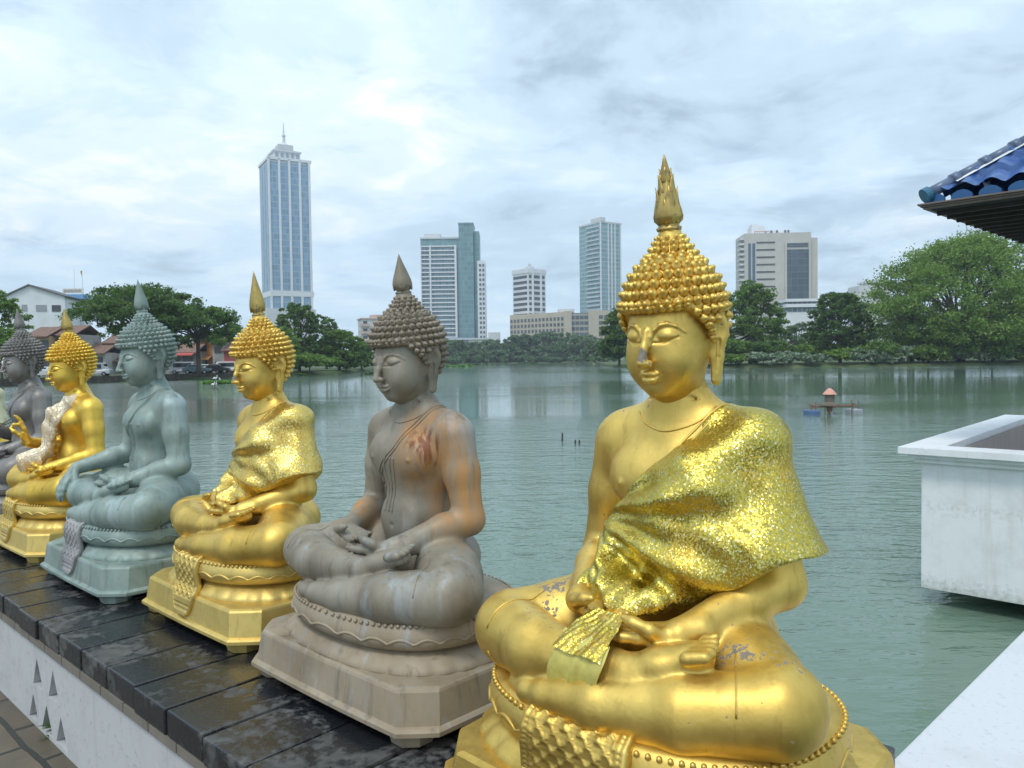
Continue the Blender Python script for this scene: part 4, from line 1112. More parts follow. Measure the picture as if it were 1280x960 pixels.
def build_towers():
    # 1 the tallest: white piers, blue glass, stepped crown and mast
    Y = 512; t = bld('office_tower', 'tallest white and blue glass tower with a stepped crown and a mast', 361, Y, R(30)); w = 13.4; H = zt(206, Y, 388) - BANK
    b = MB(); b.box(-w, w, -w, w, 0, H); b.build('shaft', M_CONC, t)
    gl = m_facade('blue curtain wall', (.17, .27, .38), (.32, .42, .52), 4.0, .22, 1.9, .10, .3)  # glass colour lightened towards pale blue in place of distance haze
    H0 = zt(368, Y, 388) - BANK; fl = lambda z0, z1: None
    for i, (a, c) in enumerate([(-.93, -.56), (-.46, -.08), (.02, .42), (.52, .86)]):
        for z0, z1 in ((2, H0 - 2.6), (H0 + 1.5, H - 2)):
            g = MB(); g.box(a * w, c * w, -w - .35, -w + .5, z0, z1); g.build('glass_bay', gl, t)
    for i, (a, c) in enumerate([(-.80, -.45), (-.30, .12), (.28, .75)]):
        g = MB(); g.box(-w - .35, -w + .5, a * w, c * w, 2, H - 2); g.build('glass_bay', gl, t)
    for a in (-1.0, -.51, -.03, .47, .93):
        g = MB(); g.box(a * w - .7, a * w + .7, -w - .9, -w, 0, H + .6); g.build('pier', M_WHITE, t)
    s = MB(); s.box(-w - .6, w + .6, -w - .8, w + .6, H0 - 2.2, H0 + 1.2); s.build('band', M_WHITE, t)
    p = MB(); p.box(-w - .6, w + .6, -w - .9, w + .6, H - .4, H + 1.2); p.build('parapet', M_WHITE, t)
    z1 = zt(192, Y, 360) - BANK; z2 = zt(183, Y, 360) - BANK; z3 = zt(153, Y, 355) - BANK
    c = MB(); c.box(-w * .62, w * .62, -w * .62, w * .62, H + 1.2, z1); c.box(-w * .68, w * .68, -w * .68, w * .68, z1 - 1, z1); c.build('crown', M_CONC, t)
    for k in range(5):
        x = -.5 + .25 * k; v = MB(); v.box(x * w - .9, x * w + .9, -w * .62 - .25, -w * .62 + .2, H + 2.2, z1 - 1.8); v.build('crown_opening', m_plain('grey louvre', (.28, .32, .36), .5), t)
    c = MB(); c.box(-w * .36, w * .36, -w * .36, w * .36, z1, z2); c.bar((0, 0, z2), (0, 0, z2 + 2.2), w * .30, w * .10, 8); c.build('lantern', M_CONC, t)
    m = MB(); m.bar((0, 0, z2 + 2), (0, 0, z2 + 7), 1.1, .7, 8); m.bar((0, 0, z2 + 7), (0, 0, z3), .55, .18, 6); m.bar((0, 0, z2 + 6.5), (0, 0, z2 + 7.2), 1.3, 1.3, 8); m.build('mast', M_CONC, t)
    pd = MB(); pd.box(-w * 1.25, w * 1.1, -w * 1.1, w * 1.1, 0, zt(388, Y, 360) - BANK); pd.build('podium', M_CONC, t)

    # 2 white balconied block with a dark teal corner
    Y = 600; k = Y / FPX; t = bld('apartment_tower', 'white balconied apartment tower with a taller dark teal glass corner', 566, Y, R(0)); HA = zt(307, Y, 550) - BANK; HT_ = zt(281, Y, 588) - BANK; HC_ = zt(326, Y, 604) - BANK
    X = lambda px: (px - 566) * k
    teal = m_facade('teal glass', (.12, .22, .24), (.22, .33, .35), 3.7, .14, 2.4, .08, .4); glb = m_facade('balcony glazing', (.16, .23, .27), (.35, .40, .44), 3.7, .1, 2.6, .16, .6)  # teal glass lightened too, distance haze mixed into its colour
    b = MB(); b.box(X(528), X(576), 0, 26, 0, HA); b.build('block', glb, t)
    nF = 27; fh = HA / nF
    for i in range(nF):
        s = MB(); s.box(X(528), X(571), -1.5, .3, i * fh + fh - 1.05, i * fh + fh - .15); s.build('balcony_slab', M_WHITE, t)
    for px, wd in ((528.6, .7), (540, 1.2), (571.5, 1.6)):
        f = MB(); f.box(X(px) - wd * .5, X(px) + wd * .5, -2.0, .4, 0, HA); f.build('fin', M_WHITE, t)
    u = MB(); u.box(X(528), X(576), .3, 25, HA, zt(297, Y, 550) - BANK); u.build('penthouse', teal, t)
    u = MB(); u.box(X(532), X(552), 4, 20, zt(297, Y, 550) - BANK, zt(291, Y, 550) - BANK); u.box(X(527.5), X(577), -.3, 25.5, zt(298.5, Y, 550) - BANK, zt(296.5, Y, 550) - BANK); u.build('roof_frame', M_CONC, t)
    u = MB(); u.box(X(576), X(594), -3, 22, 0, HT_); u.build('glass_corner', teal, t)
    u = MB(); u.box(X(594.5), X(601), 0, 24, 0, zt(289, Y, 600) - BANK); u.build('glass_corner', teal, t)
    u = MB(); u.box(X(575.5), X(594.5), -3.3, 22.3, HT_, HT_ + 1.2); u.build('roof_frame', teal, t)
    u = MB(); u.box(X(598.3), X(608), -1.2, 22, 0, HC_); u.build('side_block', M_WHITE, t)
    for i in range(20):
        z = HC_ - 2.6 - i * 3.7
        if z > 3: s = MB(); s.box(X(600.5), X(603.2), -1.5, -1, z - 2.0, z); s.box(X(604.6), X(607), -1.5, -1, z - 2.0, z); s.build('window', m_plain('grey window', (.12, .15, .18), .2), t)
    # its podium
    t = bld('podium_building', 'low white podium with a blue band at the foot of the balconied tower', 592, 545, 0); k2 = 545 / FPX
    b = MB(); b.box(-32 * k2, 18 * k2, 0, 30, 0, zt(424, 545) - BANK); b.build('hall', M_WHITE, t); b = MB(); b.box(-30 * k2, -6 * k2, -.6, 0, 2, zt(421, 545) - BANK); b.build('blue_band', m_plain('blue cladding', (.20, .30, .42), .5), t)
    b = MB(); b.box(18.5 * k2, 33 * k2, 2, 28, 0, zt(415, 545) - BANK); b.build('annex', M_CONC, t); b = MB(); b.box(-34 * k2, 20 * k2, -1.2, 31, zt(424, 545) - BANK, zt(422, 545) - BANK); b.build('roof', M_CONC, t)

    # 3 white hotel block behind the long cream one
    Y = 610; k = Y / FPX; t = bld('hotel_tower', 'square white tower with rows of dark windows rising behind the long cream building', 661, Y, R(38)); H = zt(336, Y, 661) - BANK
    sA = 15.2; sB = 18.5
    b = MB(); b.box(0, sB, 0, sA + 4, 0, H); b.build('block', M_WHITE, t)
    wn = m_plain('dark windows', (.075, .085, .11), .25)
    n = 16; fh = (H - 4) / n
    for i in range(n):
        z = i * fh + 1.2
        s = MB(); s.box(-.18, .3, 1, sA + 3, z, z + fh * .52); s.build('window_band', wn, t)
        s = MB()
        for a, c in ((.06, .20), (.34, .66), (.80, .94)): s.box(a * sB, c * sB, -.18, .3, z, z + fh * .56)
        s.build('window_row', wn, t)
    for a in (.27, .73):
        f = MB(); f.box(a * sB - .5, a * sB + .5, -1, .2, 0, H + .5); f.build('fin', M_WHITE, t)
    f = MB(); f.box(-.5, sB + .5, -.5, sA + 4.5, H - 3, H + .4); f.build('parapet', M_WHITE, t); f = MB(); f.box(5, 10, 4, 9, H, H + 2.6); f.bar((7, 6, H + 2.6), (7, 6, H + 6), .3, .2); f.box(5.5, 9, 5.8, 6.2, H + 3.2, H + 4.6); f.build('roof_plant', M_CONC, t)

    # 4 long cream building in front
    Y = 560; k = Y / FPX; t = bld('office_building', 'long low cream building with a grid of square windows and a stepped right end', 700, Y, 0); X = lambda px: (px - 700) * k
    H1 = zt(390, Y, 690) - BANK; H2 = zt(388, Y, 748) - BANK
    # the wing recedes to the left
    A = Vector((X(706), 0)); Bp = Vector((X(638), 34)); V = [(A.x, A.y), (A.x, A.y + 30), (Bp.x, Bp.y + 30), (Bp.x, Bp.y)]
    b = MB(); b.prism(V, 0, H1); b.build('wing', M_CREAM, t)
    d = (Bp - A).normalized(); nn = Vector((-d.y, d.x)); nn = nn if nn.y < 0 else -nn; L = (Bp - A).length; wn2 = m_plain('grey windows', (.10, .115, .125), .3)
    for r in range(7):
        z1 = H1 - 3.6 - r * 4.15
        if z1 < 3: break
        s = MB()
        for c in range(15):
            u0 = L * (c + .24) / 15; u1 = L * (c + .84) / 15
            P0 = A + d * u0; P1 = A + d * u1; q0 = P0 + nn * .2; q1 = P1 + nn * .2; r0 = P0 - nn * .3; r1 = P1 - nn * .3
            s.prism([(q1.x, q1.y), (q0.x, q0.y), (r0.x, r0.y), (r1.x, r1.y)], z1 - 2.5, z1)
        s.build('window_row', wn2, t)
    b = MB(); b.box(X(706), X(715), -1, 26, 0, H1 + .5); b.build('stair_block', M_CREAM, t)
    b = MB(); b.box(X(715.1), X(736), 1.5, 26, 0, zt(391, Y, 725) - BANK); b.build('centre_block', m_facade('dark office glazing', (.07, .095, .115), (.40, .36, .30), 4.1, .34, 3.2, .12, .3), t)
    b = MB(); b.box(X(736.1), X(762), -.5, 26, 0, H2); b.build('end_block', M_CREAM, t)
    for r in range(6):
        z1 = H2 - 3.5 - r * 4.2
        if z1 > 3: s = MB(); s.box(X(749), X(754), -.8, -.2, z1 - 2.6, z1); s.box(X(755.5), X(760), -.8, -.2, z1 - 2.6, z1); s.build('window_row', wn2, t)
    b = MB(); b.box(X(700), X(720), 10, 24, H1 + .1, zt(386, Y) - BANK); b.build('roof_plant', M_CONC, t)

    # 5 slim teal tower
    Y = 650; k = Y / FPX; t = bld('glass_tower', 'slim pale teal glass tower with white corner fins left of the gold finial', 752, Y, R(33)); H = zt(277, Y, 750) - BANK
    g5 = m_facade('pale teal glass', (.16, .27, .30), (.42, .52, .54), 3.6, .20, 2.2, .12, .5); a, c = 27.0, 25.0
    b = MB(); b.box(0, a * .85, 0, c * 1.15, 0, H); b.build('shaft', g5, t)
    for i in range(30):
        z = H - 4 - i * 3.7
        if z > 2: s = MB(); s.box(-1.1, .2, 1.5, c * .72, z, z + .8); s.build('balcony_slab', M_CONC, t)
    for u in (.0, .36, .52, .68, .95):
        f = MB(); f.box(u * a * .85 - .45, u * a * .85 + .45, -.8, .3, 0, H + (1.5 if u < .1 else -1)); f.build('fin', M_WHITE, t)
    f = MB(); f.box(-.6, 5, -.6, 12, H + .1, zt(271.5, Y, 750) - BANK); f.box(-.4, a * .86, -.4, c * 1.16, H - .8, H + .6); f.build('roof_frame', M_CONC, t)

    # 6 beige stone slab on the right
    Y = 420; k = Y / FPX; t = bld('slab_tower', 'beige stone office tower with one tall dark glass panel, right of the gold statue', 972, Y, R(-4)); X = lambda px: (px - 972) * k; H = zt(291, Y, 972) - BANK
    b = MB(); b.box(X(932), X(1013), 0, 22, 0, H); b.build('block', M_BEIGE, t)
    b = MB(); b.box(X(1013.1), X(1022), 1.5, 22, 0, zt(297, Y, 1018) - BANK); b.build('end_block', M_BEIGE, t)
    g6 = m_facade('dark panel glass', (.055, .075, .095), (.10, .13, .155), 3.6, .08, 3.4, .04, .25)
    b = MB(); b.box(X(983), X(1010), -.5, .3, 8, zt(312, Y, 996) - BANK); b.build('glass_panel', g6, t)
    b = MB(); b.box(X(984), X(1009), -.3, .3, zt(309, Y, 996) - BANK, zt(304, Y, 996) - BANK); b.build('glass_strip', g6, t)
    for px in (982, 1011):
        b = MB(); b.box(X(px) - .5, X(px) + .5, -.9, .2, 6, zt(302, Y, 996) - BANK); b.build('fin', M_BEIGE, t)
    for p0, p1 in ((936.5, 939.5), (941.5, 944.8)):
        b = MB(); b.box(X(p0), X(p1), -.3, .3, 8, zt(304, Y, 940) - BANK); b.build('glass_strip', m_plain('blue strip glass', (.075, .13, .20), .2), t)
    for i in range(8):
        z = zt(302 + i * 9.2, Y, 958) - BANK; b = MB(); b.box(X(946.5), X(969), -.25, .3, z - .75, z); b.build('window_slot', m_plain('dark slot glass', (.08, .08, .085), .4), t)  # plain dark glazing in each horizontal slot
    for i in range(17):
        z = zt(297 + i * 6.4, Y, 928) - BANK; b = MB(); b.box(X(927), X(932), .5, 9, z - 1.0, z); b.build('balcony_slab', M_CONC, t)
    b = MB(); b.box(X(944), X(960), 6, 16, H, zt(280, Y, 950) - BANK); b.box(X(962), X(992), 6, 18, H, zt(286, Y, 975) - BANK); b.box(X(945), X(953), 7, 14, zt(280, Y, 950) - BANK, zt(277, Y, 950) - BANK); b.build('roof_plant', M_WHITE, t)
    for px in (967, 974, 984, 988):
        b = MB(); b.box(X(px), X(px + 2.6), 5.8, 6.2, H + .7, H + 2.3); b.build('plant_window', m_plain('plant window', (.12, .13, .15), .4), t)
    rl = MB()
    for px in range(946, 966, 3): rl.bar((X(px), 3, H), (X(px), 3, H + 1.6), .12, .12, 5)
    rl.box(X(946), X(964), 2.9, 3.1, H + 1.3, H + 1.6); rl.build('roof_rail', m_plain('rust red rail', (.40, .16, .12), .7), t)
    t = bld('podium_building', 'low white podium with dark window bands at the foot of the beige tower', 1004, 385, R(-4)); k = 385 / FPX; X = lambda px: (px - 1004) * k
    for z0, z1, m in ((0, 390, M_WHITE), (384, 380, M_WHITE), (377, 373.5, M_WHITE)):
        b = MB(); b.box(X(982), X(1032), 0 if z0 == 0 else -1.5, 20, (zt(z0, 385, 1004) - BANK) if z0 else 0, zt(z1, 385, 1004) - BANK); b.build('storey_band', m, t)
    for z0, z1 in ((389.9, 384.1), (379.9, 377.1)):
        b = MB(); b.box(X(984), X(1030), .5, 19, zt(z0, 385, 1004) - BANK, zt(z1, 385, 1004) - BANK); b.build('window_band', m_facade('podium glazing', (.13, .17, .20), (.5, .52, .55), 9, 0, 2.4, .14, .5), t)
    # 7, 8 smaller blocks
    Y = 300; k = Y / FPX; t = bld('apartment_building', 'pinkish apartment block with balconies beyond the left bank', 467, Y, R(20)); H = zt(399, Y, 467) - BANK; mp = m_plain('pink render', (.55, .42, .38), .8, scale=.3)
    b = MB(); b.box(-4.4, 4.6, 0, 9, 0, H); b.build('block', m_plain('pale render', (.60, .58, .56), .8, scale=.3), t)
    for i in range(6):
        z = H - 2.6 - i * 2.9
        if z > 1:
            s = MB(); s.box(-5.3, -1.2, -.9, 1, z - .2, z); s.box(-5.3, -1.2, -.9, -.75, z, z + .8); s.build('balcony', mp, t); s = MB(); s.box(-3.8, -2.2, -.08, .1, z + .1, z + 1.9); s.build('window', wn2, t); s = MB(); s.box(1.2, 2.8, -.08, .1, z + .6, z + 1.9); s.build('window', wn2, t)
    b = MB(); b.box(-4.8, 5, -.4, 9.4, H, H + .5); b.box(0, 4.6, 2, 8, H + .5, zt(393, Y, 467) - BANK); b.build('roof', mp, t)
    Y = 280; k = Y / FPX; t = bld('concrete_building', 'bare concrete roof floor showing above the trees left of the great rain tree', 1092, Y, 0); H = zt(357, Y, 1092) - BANK
    b = MB(); b.box(-5.5, 6.5, 0, 9, 0, H); b.build('block', M_CONC, t); b = MB(); b.box(-1.5, 6, 1, 8, H, zt(351.5, Y, 1092) - BANK - .5); b.box(-2.2, 6.6, .3, 8.6, zt(351.5, Y, 1092) - BANK - .5, zt(350.5, Y, 1092) - BANK); b.build('roof_room', M_CONC, t)
    b = MB(); b.box(.2, 1.6, .8, 1.1, H + .4, H + 1.3); b.box(3, 4.4, .8, 1.1, H + .4, H + 1.3); b.build('window', wn2, t)
build_towers()

# ---------------------------------------------------------------- left shore: houses, sea wall, vehicles
def build_left_shore():
    mstone = m_plain('dark shore stone', (.075, .065, .05), .9, var=.4, scale=1.2, bump=.5)
    p = [at(px, 450, shore_at(px) + .6) for px in (-420, -60, 60, 180, 300, 345)]
    w = MB()
    for i in range(len(p) - 1):
        a, b = p[i], p[i + 1]; w.add(([(a.x, a.y, WATER - .3), (b.x, b.y, WATER - .3), (b.x, b.y, BANK + .25), (a.x, a.y, BANK + .25), (a.x - .2, a.y + .6, BANK + .25), (b.x - .2, b.y + .6, BANK + .25), (b.x - .2, b.y + .6, WATER - .3), (a.x - .2, a.y + .6, WATER - .3)], [(0, 1, 2, 3), (3, 2, 5, 4), (4, 5, 6, 7)]))
    tag(w.build('shore_wall', mstone), 'low dark stone retaining wall along the left shore', 'wall')
    rd = MB(); q = [at(px, 450, shore_at(px) + 4) for px in (-420, -60, 60, 180, 300, 345)]; q2 = [at(px, 450, shore_at(px) + 11) for px in (-420, -60, 60, 180, 300, 345)]
    for i in range(5): rd.add(([(*q[i][:2], BANK + .13), (*q[i + 1][:2], BANK + .13), (*q2[i + 1][:2], BANK + .13), (*q2[i][:2], BANK + .13)], [(0, 1, 2, 3)]))
    tag(rd.build('road', m_plain('asphalt', (.055, .055, .055), .9)), 'asphalt road along the left shore', 'road', kind='structure')
    wn = m_plain('dim house window', (.06, .065, .07), .3); roof = m_plain('brown clay tiles', (.20, .115, .085), .85, var=.3, scale=2)
    # white gabled building
    Y = 165; k = Y / FPX; t = bld('gabled_building', 'tall plain white building with a low gable, three windows near the top', 45, Y, R(12)); X = lambda px: (px - 45) * k
    zr = zt(370, Y, 20) - BANK; zp = zt(357, Y, 40) - BANK; wl, wr_ = X(14), X(80); mw = m_plain('white painted render', (.70, .72, .74), .7, var=.08, scale=.4)
    m = MB(); m.add(([(wl, 0, 0), (wr_, 0, 0), (wr_, 0, zr), ((wl + wr_) / 2 - 1.2, 0, zp), (wl, 0, zr), (wl, 14, 0), (wr_, 14, 0), (wr_, 14, zr), ((wl + wr_) / 2 - 1.2, 14, zp), (wl, 14, zr)], [(0, 1, 2, 3, 4), (9, 8, 7, 6, 5), (1, 6, 7, 2), (5, 0, 4, 9)])); m.build('wall', mw, t)
    pk = ((wl + wr_) / 2 - 1.2, zp); r_ = MB()
    for (x0, z0), (x1, z1) in (((wl - .5, zr - .35), pk), (pk, (wr_ + .5, zr - .35))):
        r_.add(([(x0, -.5, z0), (x1, -.5, z1), (x1, 14.4, z1), (x0, 14.4, z0), (x0, -.5, z0 + .28), (x1, -.5, z1 + .28), (x1, 14.4, z1 + .28), (x0, 14.4, z0 + .28)], [(0, 1, 5, 4), (4, 5, 6, 7), (0, 3, 2, 1), (2, 3, 7, 6)]))
    r_.build('roof', m_plain('dark roof sheet', (.10, .10, .105), .6), t)
    for px, wd in ((34, 6), (53, 12), (70, 10)):
        f = MB(); f.box(X(px - wd / 2), X(px + wd / 2), -.12, .1, zt(389, Y, px) - BANK, zt(381, Y, px) - BANK); f.build('window', m_plain('curtained window', (.30, .32, .34), .4) if px < 60 else wn, t)
    # rooftop hoarding with its poles
    Y = 175; k = Y / FPX; t = thing('roof_sign', 'small pale signboard on a blue roof box beside the white gabled building', 'sign', at(88, 372, Y)); t.location.z = BANK
    X = lambda px: (px - 88) * k
    b = MB(); b.box(X(84), X(104), .2, 3, 0, zt(374.5, Y, 88) - BANK); b.build('stair_tower', mw, t)
    b = MB(); b.box(X(70), X(105), -.4, 3.2, zt(374, Y, 88) - BANK, zt(368, Y, 88) - BANK); b.build('blue_box', m_plain('pale blue paint', (.16, .34, .58), .6), t)
    b = MB(); b.box(X(77), X(103), .4, .6, zt(366.5, Y, 88) - BANK, zt(360.5, Y, 88) - BANK); b.build('sign_panel', m_plain('cream sign panel', (.66, .63, .56), .6), t)
    b = MB()
    for i in range(13):
        x0 = X(79) + i * .31; hh = (.55, .72, .5, .66)[i % 4]; b.box(x0, x0 + .19, .36, .398, zt(365.2, Y, 88) - BANK, zt(365.2, Y, 88) - BANK + hh)
    b.build('sign_lettering', m_plain('brown lettering', (.34, .27, .22), .7), t)
    b = MB(); b.bar((X(79), .5, zt(368, Y, 88) - BANK), (X(79), .5, zt(360, Y, 88) - BANK), .08, .08, 6); b.bar((X(101), .5, zt(368, Y, 88) - BANK), (X(101), .5, zt(360, Y, 88) - BANK), .08, .08, 6)
    b.bar((X(90.5), 1, zt(368, Y, 88) - BANK), (X(90.5), 1, zt(336, Y, 88) - BANK), .06, .04, 6); b.bar((X(100.5), 1, zt(368, Y, 88) - BANK), (X(100.5), 1, zt(338, Y, 88) - BANK), .06, .05, 6); b.build('pole', M_CONC, t)
    b = MB(); b.add(([(X(100.4), 1, zt(346, Y, 88) - BANK), (X(98.4), 1.3, zt(343, Y, 88) - BANK), (X(98.9), .8, zt(338.5, Y, 88) - BANK), (X(100.4), 1, zt(337.5, Y, 88) - BANK)], [(0, 1, 2, 3)])); b.build('flag', m_plain('yellow flag', (.62, .50, .10), .8), t)
    # shophouses
    def shop(label, x0, x1, Y, top, wallm, roofm, storeys, awn=None, rtype='tile', openings=((.15, .45), (.58, .88))):
        c = (x0 + x1) / 2; k = Y / FPX; t = bld('shophouse', label, c, Y, 0); t['category'] = 'shophouse'; h = zt(top, Y, c) - BANK; a, b = (x0 - c) * k, (x1 - c) * k
        m = MB(); m.box(a, b, 0, 8, 0, h); m.build('wall', wallm, t)
        m = MB(); m.add(([(a - .3, -.9, h - .25), (b + .3, -.9, h - .25), (b + .3, 4, h + 1.5), (a - .3, 4, h + 1.5), (b + .3, 8.6, h - .2), (a - .3, 8.6, h - .2), (a - .3, -.9, h - .05), (b + .3, -.9, h - .05), (b + .3, 4, h + 1.7), (a - .3, 4, h + 1.7)], [(0, 1, 2, 3), (3, 2, 4, 5), (6, 7, 8, 9), (0, 1, 7, 6), (9, 8, 4, 5)])); m.build('roof', roofm, t)
        sh = h / storeys
        for s_ in range(storeys):
            for u0, u1 in openings:
                m = MB(); m.box(a + (b - a) * u0, a + (b - a) * u1, -.15, .05, s_ * sh + (.3 if s_ == 0 else .9), (s_ + 1) * sh - .7); m.build('opening' if s_ == 0 else 'window', wn, t)
        if awn:
            m = MB(); z = sh - .25; m.add(([(a, -.1, z + .35), (b, -.1, z + .35), (b, -1.9, z - .25), (a, -1.9, z - .25), (a, -1.9, z - .45), (b, -1.9, z - .45)], [(0, 3, 2, 1), (3, 4, 5, 2)])); m.build('awning', awn, t)
        return t
    och = m_plain('ochre render', (.52, .36, .20), .85, scale=.6); red = m_plain('red awning', (.42, .075, .06), .7); org = m_plain('orange render', (.58, .27, .10), .8, scale=.6); gry = m_plain('grey render', (.34, .33, .31), .85, var=.3, scale=.6); pnk = m_plain('faded red render', (.40, .13, .11), .8, scale=.6); wht = m_plain('dirty white render', (.52, .51, .48), .85, var=.2, scale=.6)
    shop('two storey ochre house with a brown tiled roof and dark upper openings', 36, 62, 128, 420, och, roof, 2, None, openings=((.05, .20), (.62, .98)))
    shop('brown roofed house with an open upper gallery beside the ochre house', 62, 96, 130, 418, gry, roof, 2, roof, openings=((.04, .45), (.55, .95)))
    shop('low house with a red brown roof seen right of the farther gold statue', 97, 132, 132, 441, wht, roof, 1, None, openings=((.1, .3), (.4, .6), (.7, .9)))
    shop('pale house with a clay roof behind the grey green statue', 132, 176, 136, 428, wht, roof, 2, roof)
    shop('pale grey shop with a red awning beside the tree trunk', 206, 246, 134, 440, gry, roof, 1, red)
    shop('orange upper storey shophouse with a gridded window under the dark tree', 243, 266, 138, 424, org, roof, 2, org, openings=((.2, .7),))
    shop('grey shop with shutters right of the orange shophouse', 266, 280, 136, 428, gry, roof, 2, None, openings=((.2, .8),))
    shop('faded red shopfront nearest the gold statue in a shawl', 280, 318, 136, 437, pnk, roof, 2, red)
    # chimney on the gallery house
    c = at(50, 414, 131); m = MB(); m.box(-.9, .9, -.4, .4, 0, .9); m.box(-1.1, 1.1, -.5, .5, .9, 1.15); o = m.build('roof_vent', gry, loc=(c.x, c.y + 2.2, zt(420, 128) + 1.0)); tag(o, 'small square vent standing on the brown roof of the ochre house', 'vent')

    # vehicles
    def car_mesh(L, H, van):
        W_ = .86
        if van: prof = [(-L / 2, .35), (-L / 2, 1.0), (-L / 2 + .25, H - .12), (-L / 2 + .45, H), (L / 2 - 1.0, H), (L / 2 - .55, 1.05), (L / 2 - .05, .92), (L / 2, .35)]
        else: prof = [(-L / 2, .35), (-L / 2, .88), (-L / 2 + .35, .95), (-L / 2 + .95, H), (L / 2 - 1.75, H), (L / 2 - 1.1, .98), (L / 2 - .08, .78), (L / 2, .35)]
        V = [(x, -W_ * (1 if z < 1.0 else .86), z) for x, z in prof] + [(x, W_ * (1 if z < 1.0 else .86), z) for x, z in prof]; n = len(prof)
        return V, [tuple(range(n))[::-1], tuple(range(n, 2 * n))] + [(i, (i + 1) % n, n + (i + 1) % n, n + i) for i in range(n)]
    gls = m_plain('car glass', (.02, .025, .03), .08); tyre = m_plain('tyre rubber', (.02, .02, .02), .9); hub = m_plain('wheel hub', (.4, .4, .42), .35, .7)
    def car(name, label, cat, px, dY, colr, L=4.1, H=1.45, van=False):
        Y = shore_at(px) + dY; p_ = at(px, 450, Y); t = thing(name, label, cat, (p_.x, p_.y, BANK + .134), R(12))
        m = MB(); m.add(car_mesh(L, H, van)); m.build('body', m_plain('car paint', colr, .25, var=.04), t, bevel=.06)
        g = MB()
        for s in (-1, 1):
            if van: g.prism([(-L / 2 + .6, s * .80 - .03), (L / 2 - 1.15, s * .80 - .03), (L / 2 - 1.15, s * .80 + .03), (-L / 2 + .6, s * .80 + .03)], 1.08, H - .2)
            else: g.prism([(-L / 2 + .95, s * .79 - .03), (L / 2 - 1.7, s * .79 - .03), (L / 2 - 1.6, s * .80 + .03), (-L / 2 + .9, s * .80 + .03)], 1.0, H - .10)
        g.box(L / 2 - (1.0 if van else 1.62), L / 2 - (.72 if van else 1.25), -.62, .62, 1.05, H - .18); g.build('window', gls, t)
        for x in (-L / 2 + .8, L / 2 - .8):
            for s in (-1, 1):
                w_ = MB(); w_.bar((x, s * .72, .31), (x, s * .90, .31), .31, .31, 14); wo = w_.build('wheel', tyre, t); h_ = MB(); h_.bar((x, s * .89, .31), (x, s * .915, .31), .17, .17, 10); h_.build('hub', hub, wo)
        l = MB(); l.box(L / 2 - .06, L / 2 + .02, -.75, -.45, .62, .78); l.build('headlight', m_plain('lamp glass', (.7, .7, .66), .1), t); l = MB(); l.box(L / 2 - .06, L / 2 + .02, .45, .75, .62, .78); l.build('headlight', m_plain('lamp glass', (.7, .7, .66), .1), t)
    car('parked_van', 'silver van parked beside the tree trunk on the left shore road', 'van', 231, 8.2, (.50, .52, .54), 4.4, 1.9, True)
    car('parked_car', 'teal grey car between the silver van and the white cars', 'car', 246, 5.6, (.14, .22, .24))
    car('parked_car', 'white car parked in front of the orange shophouse', 'car', 262, 6.0, (.72, .73, .74))
    car('parked_car', 'black car parked between two white vehicles', 'car', 271, 5.0, (.025, .027, .03))
    car('parked_van', 'white van at the red shopfront nearest the gold statue', 'van', 286, 6.4, (.74, .75, .76), 4.2, 1.85, True)
    car('parked_van', 'white van parked by the low brown roofed house, between two statues', 'van', 118, 8.0, (.62, .66, .70), 4.4, 1.9, True)
    car('parked_car', 'white car seen between the dark bronze statue and the farther gold statue', 'car', 56, 7.0, (.70, .71, .72))
build_left_shore()

